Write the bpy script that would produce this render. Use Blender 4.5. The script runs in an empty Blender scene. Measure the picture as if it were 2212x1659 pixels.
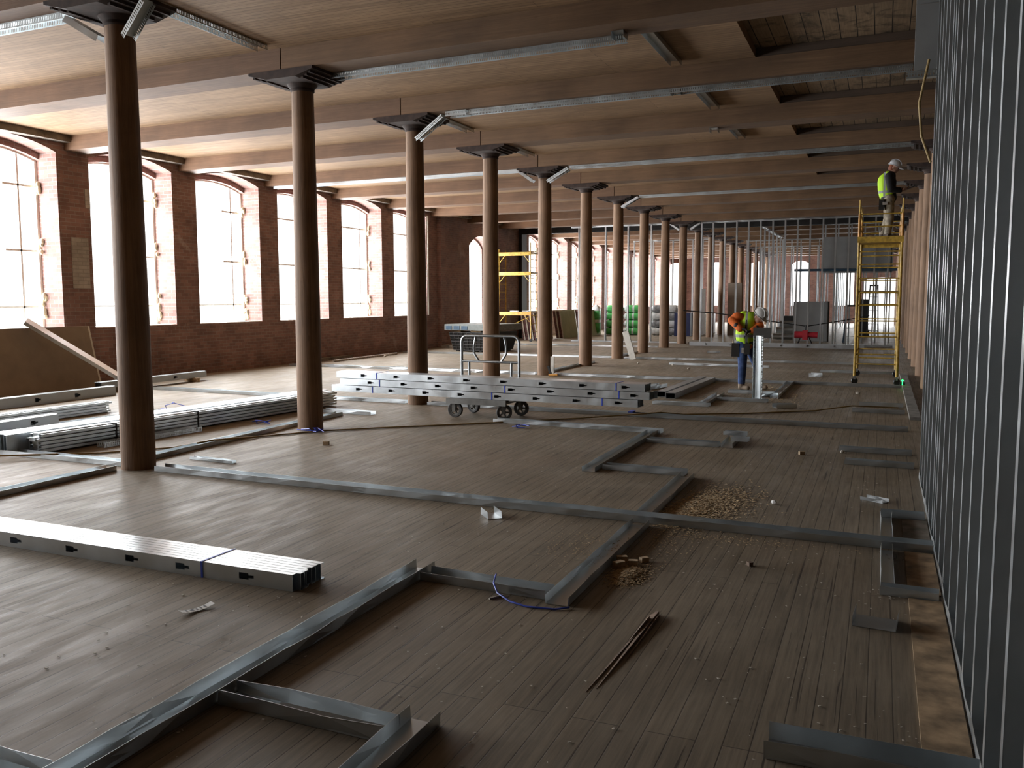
import bpy, bmesh, math, random
from mathutils import Vector, Matrix
random.seed(7)
C = bpy.context.scene.collection
SC = bpy.context.scene

# ------------------------------------------------------------------ camera
F_PX, YAW, PITCH, ROLL, EYE = 1896.78, 0.39744, 0.09687, -0.00274, 1.772
cam_data = bpy.data.cameras.new('camera')
cam = bpy.data.objects.new('camera', cam_data); C.objects.link(cam)
cam_data.sensor_fit = 'HORIZONTAL'; cam_data.sensor_width = 36.0
cam_data.lens = 36.0 * F_PX / 2212.0
cam_data.clip_start = 0.05; cam_data.clip_end = 300
fwd = Vector((-math.sin(YAW)*math.cos(PITCH), math.cos(YAW)*math.cos(PITCH), -math.sin(PITCH)))
rgt = Vector((math.cos(YAW), math.sin(YAW), 0)); up = rgt.cross(fwd)
r2 = rgt*math.cos(ROLL) + up*math.sin(ROLL); u2 = -rgt*math.sin(ROLL) + up*math.cos(ROLL)
m = Matrix((r2, u2, -fwd)).transposed().to_4x4(); m.translation = Vector((0, 0, EYE))
cam.matrix_world = m
SC.camera = cam

# ------------------------------------------------------------------ world, daylight, exposure
W = bpy.data.worlds.new('overcast'); SC.world = W; W.use_nodes = True
nt = W.node_tree; nt.nodes.clear()
out = nt.nodes.new('ShaderNodeOutputWorld'); bg = nt.nodes.new('ShaderNodeBackground')
tc = nt.nodes.new('ShaderNodeTexCoord'); sp = nt.nodes.new('ShaderNodeSeparateXYZ'); rmp = nt.nodes.new('ShaderNodeValToRGB')
mp = nt.nodes.new('ShaderNodeMapRange')
nt.links.new(tc.outputs['Generated'], sp.inputs[0]); nt.links.new(sp.outputs['Z'], mp.inputs[0])
mp.inputs[1].default_value = -0.35; mp.inputs[2].default_value = 0.35
nt.links.new(mp.outputs[0], rmp.inputs[0]); nt.links.new(rmp.outputs[0], bg.inputs[0]); nt.links.new(bg.outputs[0], out.inputs[0])
rmp.color_ramp.elements[0].color = (0.62, 0.57, 0.50, 1); rmp.color_ramp.elements[1].color = (0.90, 0.96, 1.0, 1)
bg.inputs[1].default_value = 1.6
W.cycles.sampling_method = 'AUTOMATIC'
SC.view_settings.view_transform = 'Standard'; SC.view_settings.look = 'None'
SC.view_settings.exposure = 1.0; SC.view_settings.gamma = 1.0; SC.view_settings.use_curve_mapping = False
SC.cycles.max_bounces = 9; SC.cycles.diffuse_bounces = 7; SC.cycles.glossy_bounces = 4
SC.cycles.transparent_max_bounces = 12; SC.cycles.sample_clamp_indirect = 6.0; SC.cycles.caustics_reflective = False

XW = -14.95            # inner face of the window wall
WIN0, WINP = 14.56, 3.01   # centre of one window, spacing
WHALF = 1.135; SILL = 1.19; SPRING = 4.64; RISE = 0.20
SKY = 10.4             # radiance of the overcast daylight filling each opening
def daylight(x, y, z, sx, sz, rot, k=1.0):
    l = bpy.data.lights.new('window_daylight', 'AREA'); l.shape = 'RECTANGLE'; l.size = sx; l.size_y = sz
    l.energy = SKY*k*math.pi*sx*sz; l.color = (0.96, 0.98, 1.0)
    o = bpy.data.objects.new('window_daylight', l); C.objects.link(o); o.location = (x, y, z); o.rotation_euler = rot
WINDOWS = [k for k in range(-4, 17) if k not in (5, 6, 7)]
for k in WINDOWS:
    daylight(XW-1.10, WIN0+3.03*k, 2.97, 3.70, 2.40, (0, math.radians(-90), 0))
daylight(XW-1.10, 32.45, 2.1, 4.2, 2.1, (0, math.radians(-90), 0))
for i in range(-1, 4): daylight(-11.5+3.0*i, 67.55, 2.83, 1.30, 3.24, (math.radians(-90), 0, 0))
daylight(0.0, 67.55, 1.6, 2.4, 3.2, (math.radians(-90), 0, 0))

# ------------------------------------------------------------------ mesh helpers
class MB:
    def __init__(s): s.v = []; s.f = []; s.mi = []; s.cur = 0
    def add(s, vs, fs):
        b = len(s.v); s.v += [tuple(p) for p in vs]; s.f += [tuple(i+b for i in f) for f in fs]; s.mi += [s.cur]*len(fs)
        return s
    def box(s, x0, x1, y0, y1, z0, z1):
        return s.add([(x0,y0,z0),(x1,y0,z0),(x1,y1,z0),(x0,y1,z0),(x0,y0,z1),(x1,y0,z1),(x1,y1,z1),(x0,y1,z1)],
                     [(0,3,2,1),(4,5,6,7),(0,1,5,4),(1,2,6,5),(2,3,7,6),(3,0,4,7)])
    def bar(s, p0, p1, w, h, upv=(0,0,1)):
        p0, p1 = Vector(p0), Vector(p1); d = (p1-p0).normalized(); u = Vector(upv)
        sd = d.cross(u)
        if sd.length < 1e-5: sd = d.cross(Vector((1,0,0)))
        sd.normalize(); u = sd.cross(d).normalized()
        vs = []
        for p in (p0, p1):
            for a, b in ((-1,-1),(1,-1),(1,1),(-1,1)): vs.append(p + sd*(a*w/2) + u*(b*h/2))
        return s.add(vs, [(0,1,2,3),(7,6,5,4),(0,4,5,1),(1,5,6,2),(2,6,7,3),(3,7,4,0)])
    def tube(s, pts, r, n=8, cap=True):
        pts = [Vector(p) for p in pts]; rs = r if isinstance(r, (list, tuple)) else [r]*len(pts)
        vs = []; ref = None
        for i, p in enumerate(pts):
            d = (pts[min(i+1, len(pts)-1)] - pts[max(i-1, 0)])
            d = d.normalized() if d.length > 1e-9 else Vector((0,0,1))
            if ref is None:
                ref = d.cross(Vector((0,0,1)))
                if ref.length < 1e-3: ref = d.cross(Vector((1,0,0)))
            a = (ref - d*ref.dot(d)).normalized(); ref = a; b = d.cross(a)
            for j in range(n):
                t = 2*math.pi*j/n; vs.append(p + a*(math.cos(t)*rs[i]) + b*(math.sin(t)*rs[i]))
        fs = []
        for i in range(len(pts)-1):
            for j in range(n):
                k = (j+1) % n; fs.append((i*n+j, i*n+k, (i+1)*n+k, (i+1)*n+j))
        if cap:
            fs.append(tuple(range(n-1, -1, -1))); L = (len(pts)-1)*n; fs.append(tuple(range(L, L+n)))
        return s.add(vs, fs)
    def lathe(s, prof, n=24, c=(0,0,0), wob=None, ring=False):
        vs = []; fs = []
        for i, (r, z) in enumerate(prof):
            for j in range(n):
                t = 2*math.pi*j/n; q = r*(1 + (wob(t, z) if wob else 0))
                vs.append((c[0]+q*math.cos(t), c[1]+q*math.sin(t), c[2]+z))
        for i in range(len(prof)-1):
            for j in range(n):
                k = (j+1) % n; fs.append((i*n+j, i*n+k, (i+1)*n+k, (i+1)*n+j))
        L = (len(prof)-1)*n
        if ring: fs += [(L+j, L+(j+1) % n, (j+1) % n, j) for j in range(n)]
        else: fs += [tuple(range(n-1, -1, -1)), tuple(range(L, L+n))]
        return s.add(vs, fs)
    def prism(s, poly, a, b, f):
        """poly: 2-D points; f(u, v, w) -> xyz; extruded from w=a to w=b"""
        n = len(poly); vs = [f(u, v, a) for u, v in poly] + [f(u, v, b) for u, v in poly]
        return s.add(vs, [tuple(range(n-1, -1, -1)), tuple(range(n, 2*n))] + [(i, (i+1) % n, n+(i+1) % n, n+i) for i in range(n)])
    def ball(s, c, r, n=12, m=8):
        rx, ry, rz = r if isinstance(r, (tuple, list)) else (r, r, r)
        vs = [(c[0], c[1], c[2]-rz)]; fs = []
        for i in range(1, m):
            p = -math.pi/2 + math.pi*i/m
            for j in range(n):
                t = 2*math.pi*j/n; vs.append((c[0]+rx*math.cos(p)*math.cos(t), c[1]+ry*math.cos(p)*math.sin(t), c[2]+rz*math.sin(p)))
        vs.append((c[0], c[1], c[2]+rz)); top = len(vs)-1
        for j in range(n): fs.append((0, 1+(j+1) % n, 1+j)); fs.append((top, top-n+j, top-n+(j+1) % n))
        for i in range(m-2):
            for j in range(n):
                k = (j+1) % n; a = 1+i*n; fs.append((a+j, a+k, a+n+k, a+n+j))
        return s.add(vs, fs)
    def mesh(s, name, mats, smooth=False):
        me = bpy.data.meshes.new(name); me.from_pydata(s.v, [], s.f)
        for mt in (mats if isinstance(mats, (list, tuple)) else [mats]): me.materials.append(mt)
        me.polygons.foreach_set('material_index', s.mi)
        bm = bmesh.new(); bm.from_mesh(me); bmesh.ops.recalc_face_normals(bm, faces=bm.faces); bm.to_mesh(me); bm.free()
        if smooth:
            me.polygons.foreach_set('use_smooth', [True]*len(me.polygons))
            try: me.set_sharp_from_angle(angle=math.radians(40))
            except Exception: pass
        me.update(); return me
    def build(s, name, mats, parent=None, smooth=False, loc=None, rot=None):
        return link(name, s.mesh(name, mats, smooth), parent, loc, rot)

def link(name, me, parent=None, loc=None, rot=None):
    o = bpy.data.objects.new(name, me); C.objects.link(o)
    if parent is not None: o.parent = parent
    if loc is not None: o.location = loc
    if rot is not None: o.rotation_euler = rot
    return o
LABELS = set()
def tag(o, label, cat, group=None, kind=None):
    o['label'] = label; o['category'] = cat
    if group: o['group'] = group
    if kind: o['kind'] = kind
    return o
def thing(name, label, cat, loc=(0,0,0), rotz=0.0, group=None, kind=None):
    o = bpy.data.objects.new(name, None); C.objects.link(o); o.empty_display_size = 0.1
    o.location = loc; o.rotation_euler = (0, 0, rotz)
    return tag(o, label, cat, group, kind)
def struct(o): o['kind'] = 'structure'; return o
def copy_thing(root, loc=None, rotz=None, label=None, group=None):
    r = root.copy(); C.objects.link(r)
    if loc is not None: r.location = loc
    if rotz is not None: r.rotation_euler = (0, 0, rotz)
    if label: r['label'] = label
    if group: r['group'] = group
    for ch in list(root.children):
        c = ch.copy(); C.objects.link(c); c.parent = r
        for g in ch.children:
            d = g.copy(); C.objects.link(d); d.parent = c
    return r
ORD = ['zeroth','first','second','third','fourth','fifth','sixth','seventh','eighth','ninth','tenth','eleventh','twelfth','thirteenth',
       'fourteenth','fifteenth','sixteenth','seventeenth','eighteenth','nineteenth','twentieth','twenty-first','twenty-second',
       'twenty-third','twenty-fourth','twenty-fifth','twenty-sixth','twenty-seventh','twenty-eighth']

# ------------------------------------------------------------------ materials
class NT:
    def __init__(s, name):
        s.m = bpy.data.materials.new(name); s.m.use_nodes = True; s.t = s.m.node_tree; s.t.nodes.clear()
        s.out = s.n('ShaderNodeOutputMaterial'); s.b = s.n('ShaderNodeBsdfPrincipled'); s.l(s.b.outputs[0], s.out.inputs[0])
    def n(s, t, **kw):
        x = s.t.nodes.new(t)
        for k, v in kw.items(): setattr(x, k, v)
        return x
    def l(s, a, b): s.t.links.new(a, b)
    def math(s, op, a, b=None, c=None):
        x = s.n('ShaderNodeMath', operation=op)
        for i, v in enumerate((a, b, c)):
            if v is None: continue
            if isinstance(v, (int, float)): x.inputs[i].default_value = v
            else: s.l(v, x.inputs[i])
        return x.outputs[0]
    def coord(s, kind='Object'): return s.n('ShaderNodeTexCoord').outputs[kind]
    def xyz(s, vec):
        x = s.n('ShaderNodeSeparateXYZ'); s.l(vec, x.inputs[0]); return x.outputs
    def comb(s, x, y, z):
        c = s.n('ShaderNodeCombineXYZ')
        for i, v in enumerate((x, y, z)):
            if isinstance(v, (int, float)): c.inputs[i].default_value = v
            else: s.l(v, c.inputs[i])
        return c.outputs[0]
    def scale(s, vec, sc):
        x = s.n('ShaderNodeMapping'); s.l(vec, x.inputs[0]); x.inputs['Scale'].default_value = sc; return x.outputs[0]
    def noise(s, vec, scale=5, detail=4, rough=0.55, dist=0.0):
        x = s.n('ShaderNodeTexNoise'); s.l(vec, x.inputs['Vector']); x.inputs['Scale'].default_value = scale
        x.inputs['Detail'].default_value = detail; x.inputs['Roughness'].default_value = rough; x.inputs['Distortion'].default_value = dist
        return x.outputs[0]
    def ramp(s, fac, stops):
        x = s.n('ShaderNodeValToRGB'); s.l(fac, x.inputs[0]); e = x.color_ramp.elements
        while len(e) < len(stops): e.new(0.5)
        for i, (p, c) in enumerate(stops):
            e[i].position = p; e[i].color = (c, c, c, 1) if isinstance(c, (int, float)) else (*c, 1)
        return x.outputs[0]
    def mix(s, fac, a, b, mode='MIX'):
        x = s.n('ShaderNodeMix', data_type='RGBA', blend_type=mode)
        for sock, v in ((x.inputs[0], fac), (x.inputs[6], a), (x.inputs[7], b)):
            if isinstance(v, (int, float)): sock.default_value = v
            elif isinstance(v, tuple): sock.default_value = (*v, 1)
            else: s.l(v, sock)
        return x.outputs[2]
    def col(s, v):
        if isinstance(v, tuple): s.b.inputs['Base Color'].default_value = (*v, 1)
        else: s.l(v, s.b.inputs['Base Color'])
    def set(s, **kw):
        names = {'rough':'Roughness','metal':'Metallic','spec':'Specular IOR Level','emit':'Emission Strength'}
        for k, v in kw.items():
            i = s.b.inputs[names[k]]
            if isinstance(v, (int, float)): i.default_value = v
            else: s.l(v, i)
        return s
    def bump(s, h, strength=0.3, dist=0.01):
        x = s.n('ShaderNodeBump'); x.inputs['Strength'].default_value = strength; x.inputs['Distance'].default_value = dist
        s.l(h, x.inputs['Height']); s.l(x.outputs[0], s.b.inputs['Normal'])

def plain(name, col, rough=0.6, metal=0.0, var=0.12, scale=8.0, emit=None):
    t = NT(name); v = t.coord()
    n = t.noise(v, scale, 5)
    lo = tuple(max(0, c*(1-var*2)) for c in col); hi = tuple(min(1, c*(1+var)) for c in col)
    t.col(t.ramp(n, [(0.3, lo), (0.7, hi)])); t.set(rough=rough, metal=metal)
    if emit: t.b.inputs['Emission Color'].default_value = (*col, 1); t.set(emit=emit)
    return t.m

def planks(name, along, width, length, c1, c2, dark, gap=0.004, grain=0.5, stain=None, rough=0.6, bump=0.25, grainscale=(1,1,1)):
    t = NT(name); v = t.coord(); x, y, z = t.xyz(v)
    uv = t.comb(y, x, 0.0) if along == 'Y' else t.comb(x, y, 0.0)
    br = t.n('ShaderNodeTexBrick'); t.l(uv, br.inputs['Vector']); br.offset = 0.37; br.offset_frequency = 3; br.squash = 1.0
    br.inputs['Scale'].default_value = 1.0; br.inputs['Brick Width'].default_value = length; br.inputs['Row Height'].default_value = width
    br.inputs['Mortar Size'].default_value = gap; br.inputs['Mortar Smooth'].default_value = 0.2; br.inputs['Bias'].default_value = 0.0
    br.inputs['Color1'].default_value = (*c1, 1); br.inputs['Color2'].default_value = (*c2, 1); br.inputs['Mortar'].default_value = (*dark, 1)
    g = t.noise(t.scale(v, (0.9*grainscale[0], 22, 22) if along == 'X' else (22, 0.9*grainscale[1], 22)), 2.0, 6, 0.65, 0.4)
    gr = t.ramp(g, [(0.28, 1-grain), (0.72, 1.15)])
    c = t.mix(1.0, br.outputs[0], gr, 'MULTIPLY')
    big = t.noise(v, 0.55, 5, 0.6); c = t.mix(1.0, c, t.ramp(big, [(0.3, 0.72), (0.7, 1.12)]), 'MULTIPLY')
    if stain:
        sn = t.noise(v, stain[1], 6, 0.7, 0.8); c = t.mix(t.ramp(sn, [(stain[2], 0.0), (stain[3], stain[4])]), c, stain[0])
    t.col(c); t.set(rough=rough)
    h = t.mix(0.35, t.math('SUBTRACT', 1.0, br.outputs[1]), g)
    t.bump(h, bump, 0.006)
    return t

def timber(name, axis, c1, c2, rough=0.7):
    t = NT(name); v = t.coord(); sc = [16, 16, 16]; sc['XYZ'.index(axis)] = 0.7
    g = t.noise(t.scale(v, tuple(sc)), 1.6, 8, 0.65, 0.9)
    c = t.ramp(g, [(0.25, c1), (0.75, c2)])
    big = t.noise(v, 0.9, 4, 0.6); c = t.mix(1.0, c, t.ramp(big, [(0.3, 0.66), (0.7, 1.12)]), 'MULTIPLY')
    kn = t.noise(t.scale(v, (1.2, 3, 3) if axis == 'X' else (3, 3, 1.2)), 2.2, 3); c = t.mix(t.ramp(kn, [(0.68, 0.0), (0.76, 0.55)]), c, tuple(q*0.35 for q in c1))
    t.col(c); t.set(rough=rough); t.bump(g, 0.55 if axis == 'Z' else 0.3, 0.010); return t.m

M = {}
t = planks('floor_planks', 'Y', 0.105, 3.4, (0.255, 0.209, 0.150), (0.298, 0.246, 0.180), (0.085, 0.066, 0.046), 0.0028, 0.42, None, 0.52, 0.35, (1, 1, 1))
# worn, dusty and scuffed patches, cracks along the grain
v = t.coord()
crk = t.noise(t.scale(v, (38, 0.8, 1)), 1.0, 3, 0.5, 0.6)
base = t.b.inputs['Base Color'].links[0].from_socket
c = t.mix(t.ramp(crk, [(0.665, 0.0), (0.70, 0.85)]), base, (0.045, 0.033, 0.026))
du = t.noise(v, 1.1, 7, 0.7, 0.5); c = t.mix(t.ramp(du, [(0.52, 0.0), (0.78, 0.40)]), c, (0.36, 0.315, 0.25))
red = t.noise(v, 0.28, 4, 0.6); c = t.mix(t.ramp(red, [(0.52, 0.0), (0.72, 0.35)]), c, (0.21, 0.125, 0.08))
t.col(c)
t.set(rough=t.ramp(t.noise(t.scale(v, (3, 0.6, 1)), 2.2, 6, 0.7), [(0.35, 0.48), (0.65, 0.70)]), spec=0.34)
M['floor'] = t.m
M['ceil'] = planks('ceiling_boards', 'X', 0.082, 3.6, (0.365, 0.228, 0.126), (0.445, 0.287, 0.164), (0.13, 0.075, 0.042), 0.0030, 0.42, ((0.20, 0.125, 0.075), 1.8, 0.56, 0.72, 0.6), 0.75, 0.3).m
M['deck'] = planks('old_deck_planks', 'Y', 0.20, 6.0, (0.34, 0.245, 0.155), (0.43, 0.31, 0.20), (0.012, 0.009, 0.006), 0.006, 0.35, ((0.045, 0.038, 0.028), 2.6, 0.50, 0.66, 0.8), 0.8, 0.3).m
M['beam'] = timber('beam_timber', 'X', (0.138, 0.074, 0.040), (0.245, 0.138, 0.078))
M['beam_r'] = timber('beam_timber_warm', 'X', (0.125, 0.069, 0.034), (0.225, 0.130, 0.067))
M['darkbeam'] = timber('dark_packing_timber', 'X', (0.06, 0.04, 0.028), (0.10, 0.066, 0.045))
M['column'] = timber('column_timber', 'Z', (0.155, 0.088, 0.049), (0.345, 0.208, 0.120))
M['iron'] = plain('cast_iron', (0.050, 0.031, 0.025), 0.85, 0.0, 0.3)
M['plate'] = plain('grey_weathered_wood', (0.20, 0.17, 0.14), 0.85, 0, 0.3, 5)

def brick(name, c1, c2, mortar, paint=None):
    t = NT(name); v = t.coord(); x, y, z = t.xyz(v)
    g = t.n('ShaderNodeNewGeometry'); nx, ny, nz = t.xyz(g.outputs['Normal'])
    ax = t.math('GREATER_THAN', t.math('ABSOLUTE', nx), 0.6)
    u = t.math('ADD', t.math('MULTIPLY', y, ax), t.math('MULTIPLY', x, t.math('SUBTRACT', 1.0, ax)))
    uv = t.comb(u, z, 0.0)
    b = t.n('ShaderNodeTexBrick'); t.l(uv, b.inputs['Vector'])
    b.inputs['Scale'].default_value = 1.0; b.inputs['Brick Width'].default_value = 0.225; b.inputs['Row Height'].default_value = 0.077
    b.inputs['Mortar Size'].default_value = 0.006; b.inputs['Mortar Smooth'].default_value = 0.3; b.inputs['Bias'].default_value = -0.25
    b.inputs['Color1'].default_value = (*c1, 1); b.inputs['Color2'].default_value = (*c2, 1); b.inputs['Mortar'].default_value = (*mortar, 1)
    n = t.noise(uv, 1.3, 5, 0.65); c = t.mix(1.0, b.outputs[0], t.ramp(n, [(0.3, 0.62), (0.7, 1.18)]), 'MULTIPLY')
    w = t.noise(v, 0.9, 6, 0.7, 0.4); c = t.mix(t.ramp(w, [(0.60, 0.0), (0.72, 0.5)]), c, (0.50, 0.44, 0.40))
    t.col(c); t.set(rough=0.88); t.bump(t.math('SUBTRACT', 1.0, b.outputs[1]), 0.45, 0.008); return t.m
M['paintbrick'] = brick('white_painted_brick', (0.42, 0.38, 0.345), (0.50, 0.46, 0.42), (0.33, 0.30, 0.27))
M['brick'] = brick('red_brick', (0.23, 0.128, 0.108), (0.345, 0.195, 0.165), (0.30, 0.25, 0.235))

def steel(name, col=(0.60, 0.64, 0.66), rough=0.34, slots=False, wave=0.16, bscale=(4.5, 6, 6)):
    t = NT(name); v = t.coord()
    n = t.noise(v, 5, 3)
    c = t.ramp(n, [(0.3, tuple(q*0.86 for q in col)), (0.7, col)])
    t.col(c); t.set(metal=1.0, rough=t.ramp(n, [(0.3, rough*0.85), (0.7, rough*1.2)]))
    if wave > 0: t.bump(t.noise(t.scale(v, bscale), 1.0, 1), wave, 0.02)
    if slots:
        x, y, z = t.xyz(v)
        # slots punched through the legs: rows of narrow openings along the length
        fx = t.math('FRACT', t.math('DIVIDE', x, 0.0254))
        inx = t.math('LESS_THAN', fx, 0.42)
        inz = t.math('MULTIPLY', t.math('GREATER_THAN', z, 0.014), t.math('LESS_THAN', z, 0.052))
        tr = t.n('ShaderNodeBsdfTransparent'); mx = t.n('ShaderNodeMixShader')
        t.l(t.math('MULTIPLY', inx, inz), mx.inputs[0]); t.l(t.b.outputs[0], mx.inputs[1]); t.l(tr.outputs[0], mx.inputs[2]); t.l(mx.outputs[0], t.out.inputs[0])
    return t.m
M['steel'] = steel('galvanized_steel')
M['slot'] = steel('slotted_galvanized_steel', (0.62, 0.67, 0.69), 0.36, True, 0.02)
M['stud'] = steel('galvanized_stud_steel', (0.72, 0.77, 0.80), 0.335, False, 0.0)
M['dullsteel'] = steel('dull_galvanized_steel', (0.42, 0.44, 0.45), 0.42, False, 0.04)
M['greysteel'] = steel('weathered_tube_steel', (0.36, 0.38, 0.39), 0.38, False, 0.05)
M['white'] = plain('white_paint', (0.72, 0.71, 0.66), 0.6, 0, 0.08)
M['whitewash'] = plain('flaking_white_paint', (0.50, 0.46, 0.42), 0.85, 0, 0.3, 14)
M['cream'] = plain('faded_cream_paint', (0.66, 0.60, 0.42), 0.7, 0, 0.25, 16)
M['strap'] = plain('blue_strap', (0.05, 0.10, 0.62), 0.45)
M['yellow'] = plain('yellow_enamel', (0.56, 0.36, 0.060), 0.5, 0, 0.25, 12)
M['orangey'] = plain('worn_orange_enamel', (0.55, 0.26, 0.05), 0.5, 0, 0.25, 12)
M['ply'] = plain('bare_plywood', (0.46, 0.33, 0.20), 0.75, 0, 0.35, 7)
M['oldply'] = plain('dirty_plywood', (0.26, 0.23, 0.19), 0.8, 0, 0.3, 6)
M['gypsum'] = plain('brown_board_backing', (0.27, 0.215, 0.165), 0.85, 0, 0.08, 3)
M['gyp_edge'] = plain('board_edge_white', (0.68, 0.65, 0.60), 0.85)
M['gyp_green'] = plain('green_board_face', (0.46, 0.48, 0.31), 0.85, 0, 0.08, 2)
M['gyp_tape'] = plain('dark_red_edge_tape', (0.14, 0.05, 0.045), 0.6, 0, 0.6, 9)
M['gyp_grey'] = plain('grey_board_face', (0.33, 0.34, 0.34), 0.85, 0, 0.06, 2)
M['black'] = plain('black_plastic', (0.018, 0.019, 0.02), 0.45)
M['rubber'] = plain('grey_rubber', (0.085, 0.085, 0.085), 0.7)
M['greyplastic'] = plain('grey_plastic', (0.20, 0.22, 0.21), 0.5)
M['hub'] = plain('dusty_grey_metal', (0.22, 0.22, 0.21), 0.5, 0.3)
M['red'] = plain('red_enamel', (0.42, 0.025, 0.04), 0.4, 0, 0.1)
M['bluegrey'] = plain('blue_fibreglass', (0.05, 0.10, 0.16), 0.5)
M['greenbag'] = plain('green_printed_film', (0.09, 0.50, 0.13), 0.35, 0, 0.25, 5)
M['whitebag'] = plain('white_film', (0.62, 0.64, 0.63), 0.35, 0, 0.15, 6)
M['greybag'] = plain('grey_film', (0.30, 0.31, 0.32), 0.35, 0, 0.35, 6)
M['cord'] = plain('yellow_cord', (0.40, 0.28, 0.11), 0.6)
M['wood'] = plain('fresh_cut_wood', (0.55, 0.41, 0.26), 0.75, 0, 0.25, 20)
M['dust'] = plain('sawdust', (0.56, 0.42, 0.25), 0.9, 0, 0.25, 30)
M['chip'] = plain('pale_chips', (0.62, 0.57, 0.49), 0.8, 0, 0.2, 40)
M['splint'] = plain('split_brown_wood', (0.21, 0.14, 0.095), 0.8, 0, 0.35, 25)
M['paper'] = plain('white_paper', (0.86, 0.86, 0.84), 0.7, 0, 0.03)
M['ink'] = plain('black_ink', (0.03, 0.03, 0.035), 0.6)
M['darksteel'] = plain('black_painted_steel', (0.012, 0.011, 0.011), 0.6)
M['concrete'] = plain('grey_grout', (0.25, 0.24, 0.22), 0.85, 0, 0.25, 9)
M['glow'] = plain('green_laser', (0.02, 1.0, 0.12), 0.5, 0, 0.0, 1, emit=2.2)

# ================================================================== THE SETTING
WINP = 3.03
struct(MB().box(-15.8, 6.0, -7.0, 67.0, -0.2, 0.0).build('floor', M['floor']))
struct(MB().box(-15.8, -1.67, -7.0, 67.0, 4.97, 5.085).build('ceiling', M['ceil']))
struct(MB().box(-15.8, 6.0, -7.0, 67.0, 5.09, 5.30).build('ceiling_upper', M['deck']))

def leaf(mb, xa, xb, y0, y1, ops, ztop):
    y = y0
    for (yc, half, sill, spring, rise) in sorted(ops):
        a, b = yc-half, yc+half
        if a > y: mb.box(xa, xb, y, a, 0, ztop)
        if sill > 0: mb.box(xa, xb, a, b, 0, sill)
        n = 14; R = (half*half + rise*rise)/(2*rise)
        zf = lambda q: spring + rise - R + math.sqrt(max(0, R*R - q*q))
        for i in range(n):
            p, q = -half + 2*half*i/n, -half + 2*half*(i+1)/n
            mb.prism([(yc+p, zf(p)), (yc+q, zf(q)), (yc+q, ztop), (yc+p, ztop)], xb, xa, lambda u, v, w: (w, u, v))
        y = b
    if y1 > y: mb.box(xa, xb, y, y1, 0, ztop)
DOOR = (32.45, 1.12, 0.0, 3.85, 0.42)
ops_in = [(WIN0+WINP*k, WHALF, SILL, SPRING, RISE) for k in WINDOWS] + [DOOR]
ops_out = [(WIN0+WINP*k, WHALF+0.03, SILL, SPRING-0.13, RISE) for k in WINDOWS] + [(32.45, 1.05, 0.0, 3.8, 0.4)]
mb = MB(); leaf(mb, XW, XW-0.46, -7.0, 67.0, ops_in, 5.09); leaf(mb, XW-0.4601, XW-0.70, -7.0, 67.0, ops_out, 5.09)
struct(mb.build('wall_left', M['brick']))
mb = MB()
wy = lambda u, v, w: (u, w, v)
endops = [(-11.5+3.0*i, 0.64, 1.22, 4.15, 0.30) for i in range(-1, 4)] + [(0.0, 1.2, 0.0, 3.0, 0.18)]
xx = -15.8
for (xc, half, sill, spring, rise) in sorted(endops):
    mb.box(xx, xc-half, 67.0, 67.5, 0, 5.09)
    if sill: mb.box(xc-half, xc+half, 67.0, 67.5, 0, sill)
    R = (half*half+rise*rise)/(2*rise); n = 10
    for i in range(n):
        p, q = -half+2*half*i/n, -half+2*half*(i+1)/n
        zp = spring+rise-R+math.sqrt(R*R-p*p); zq = spring+rise-R+math.sqrt(max(0, R*R-q*q))
        mb.prism([(xc+p, zp), (xc+q, zq), (xc+q, 5.09), (xc+p, 5.09)], 67.0, 67.5, wy)
    xx = xc+half
mb.box(xx, 6.0, 67.0, 67.5, 0, 5.09)
struct(mb.build('wall_end', M['brick']))
struct(MB().box(5.7, 6.0, -7.0, 67.0, 0, 5.09).build('wall_right_blocker', M['darkbeam']))  # unseen windowless wall, added close by to keep the right side dark
struct(MB().box(-15.8, 6.0, -7.3, -7.0, 0, 5.09).build('wall_back', M['darkbeam']))  # unseen; shade put into its dark colour so stud webs reflect dark
# brick pilaster with its pipe chases before the doorway, and a black wall strip with a black band under the ceiling
struct(MB().box(XW, XW+0.16, 28.62, 29.0, 0, 4.97).build('trim_1', M['brick']))
struct(MB().box(XW, XW+0.16, 36.4, 37.0, 0, 4.72).box(XW, 0.9, 36.42, 36.62, 4.60, 4.97).build('trim_2', M['darksteel']))
struct(MB().box(XW, XW+0.012, 12.92, 13.33, 2.0, 3.02).box(XW, XW+0.012, 13.30, 13.42, 3.62, 4.0).build('trim_3', M['paintbrick']))
struct(MB().box(XW+0.0, XW+0.03, 27.85, 27.92, 1.2, 4.7).build('trim_4', M['white']))

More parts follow.
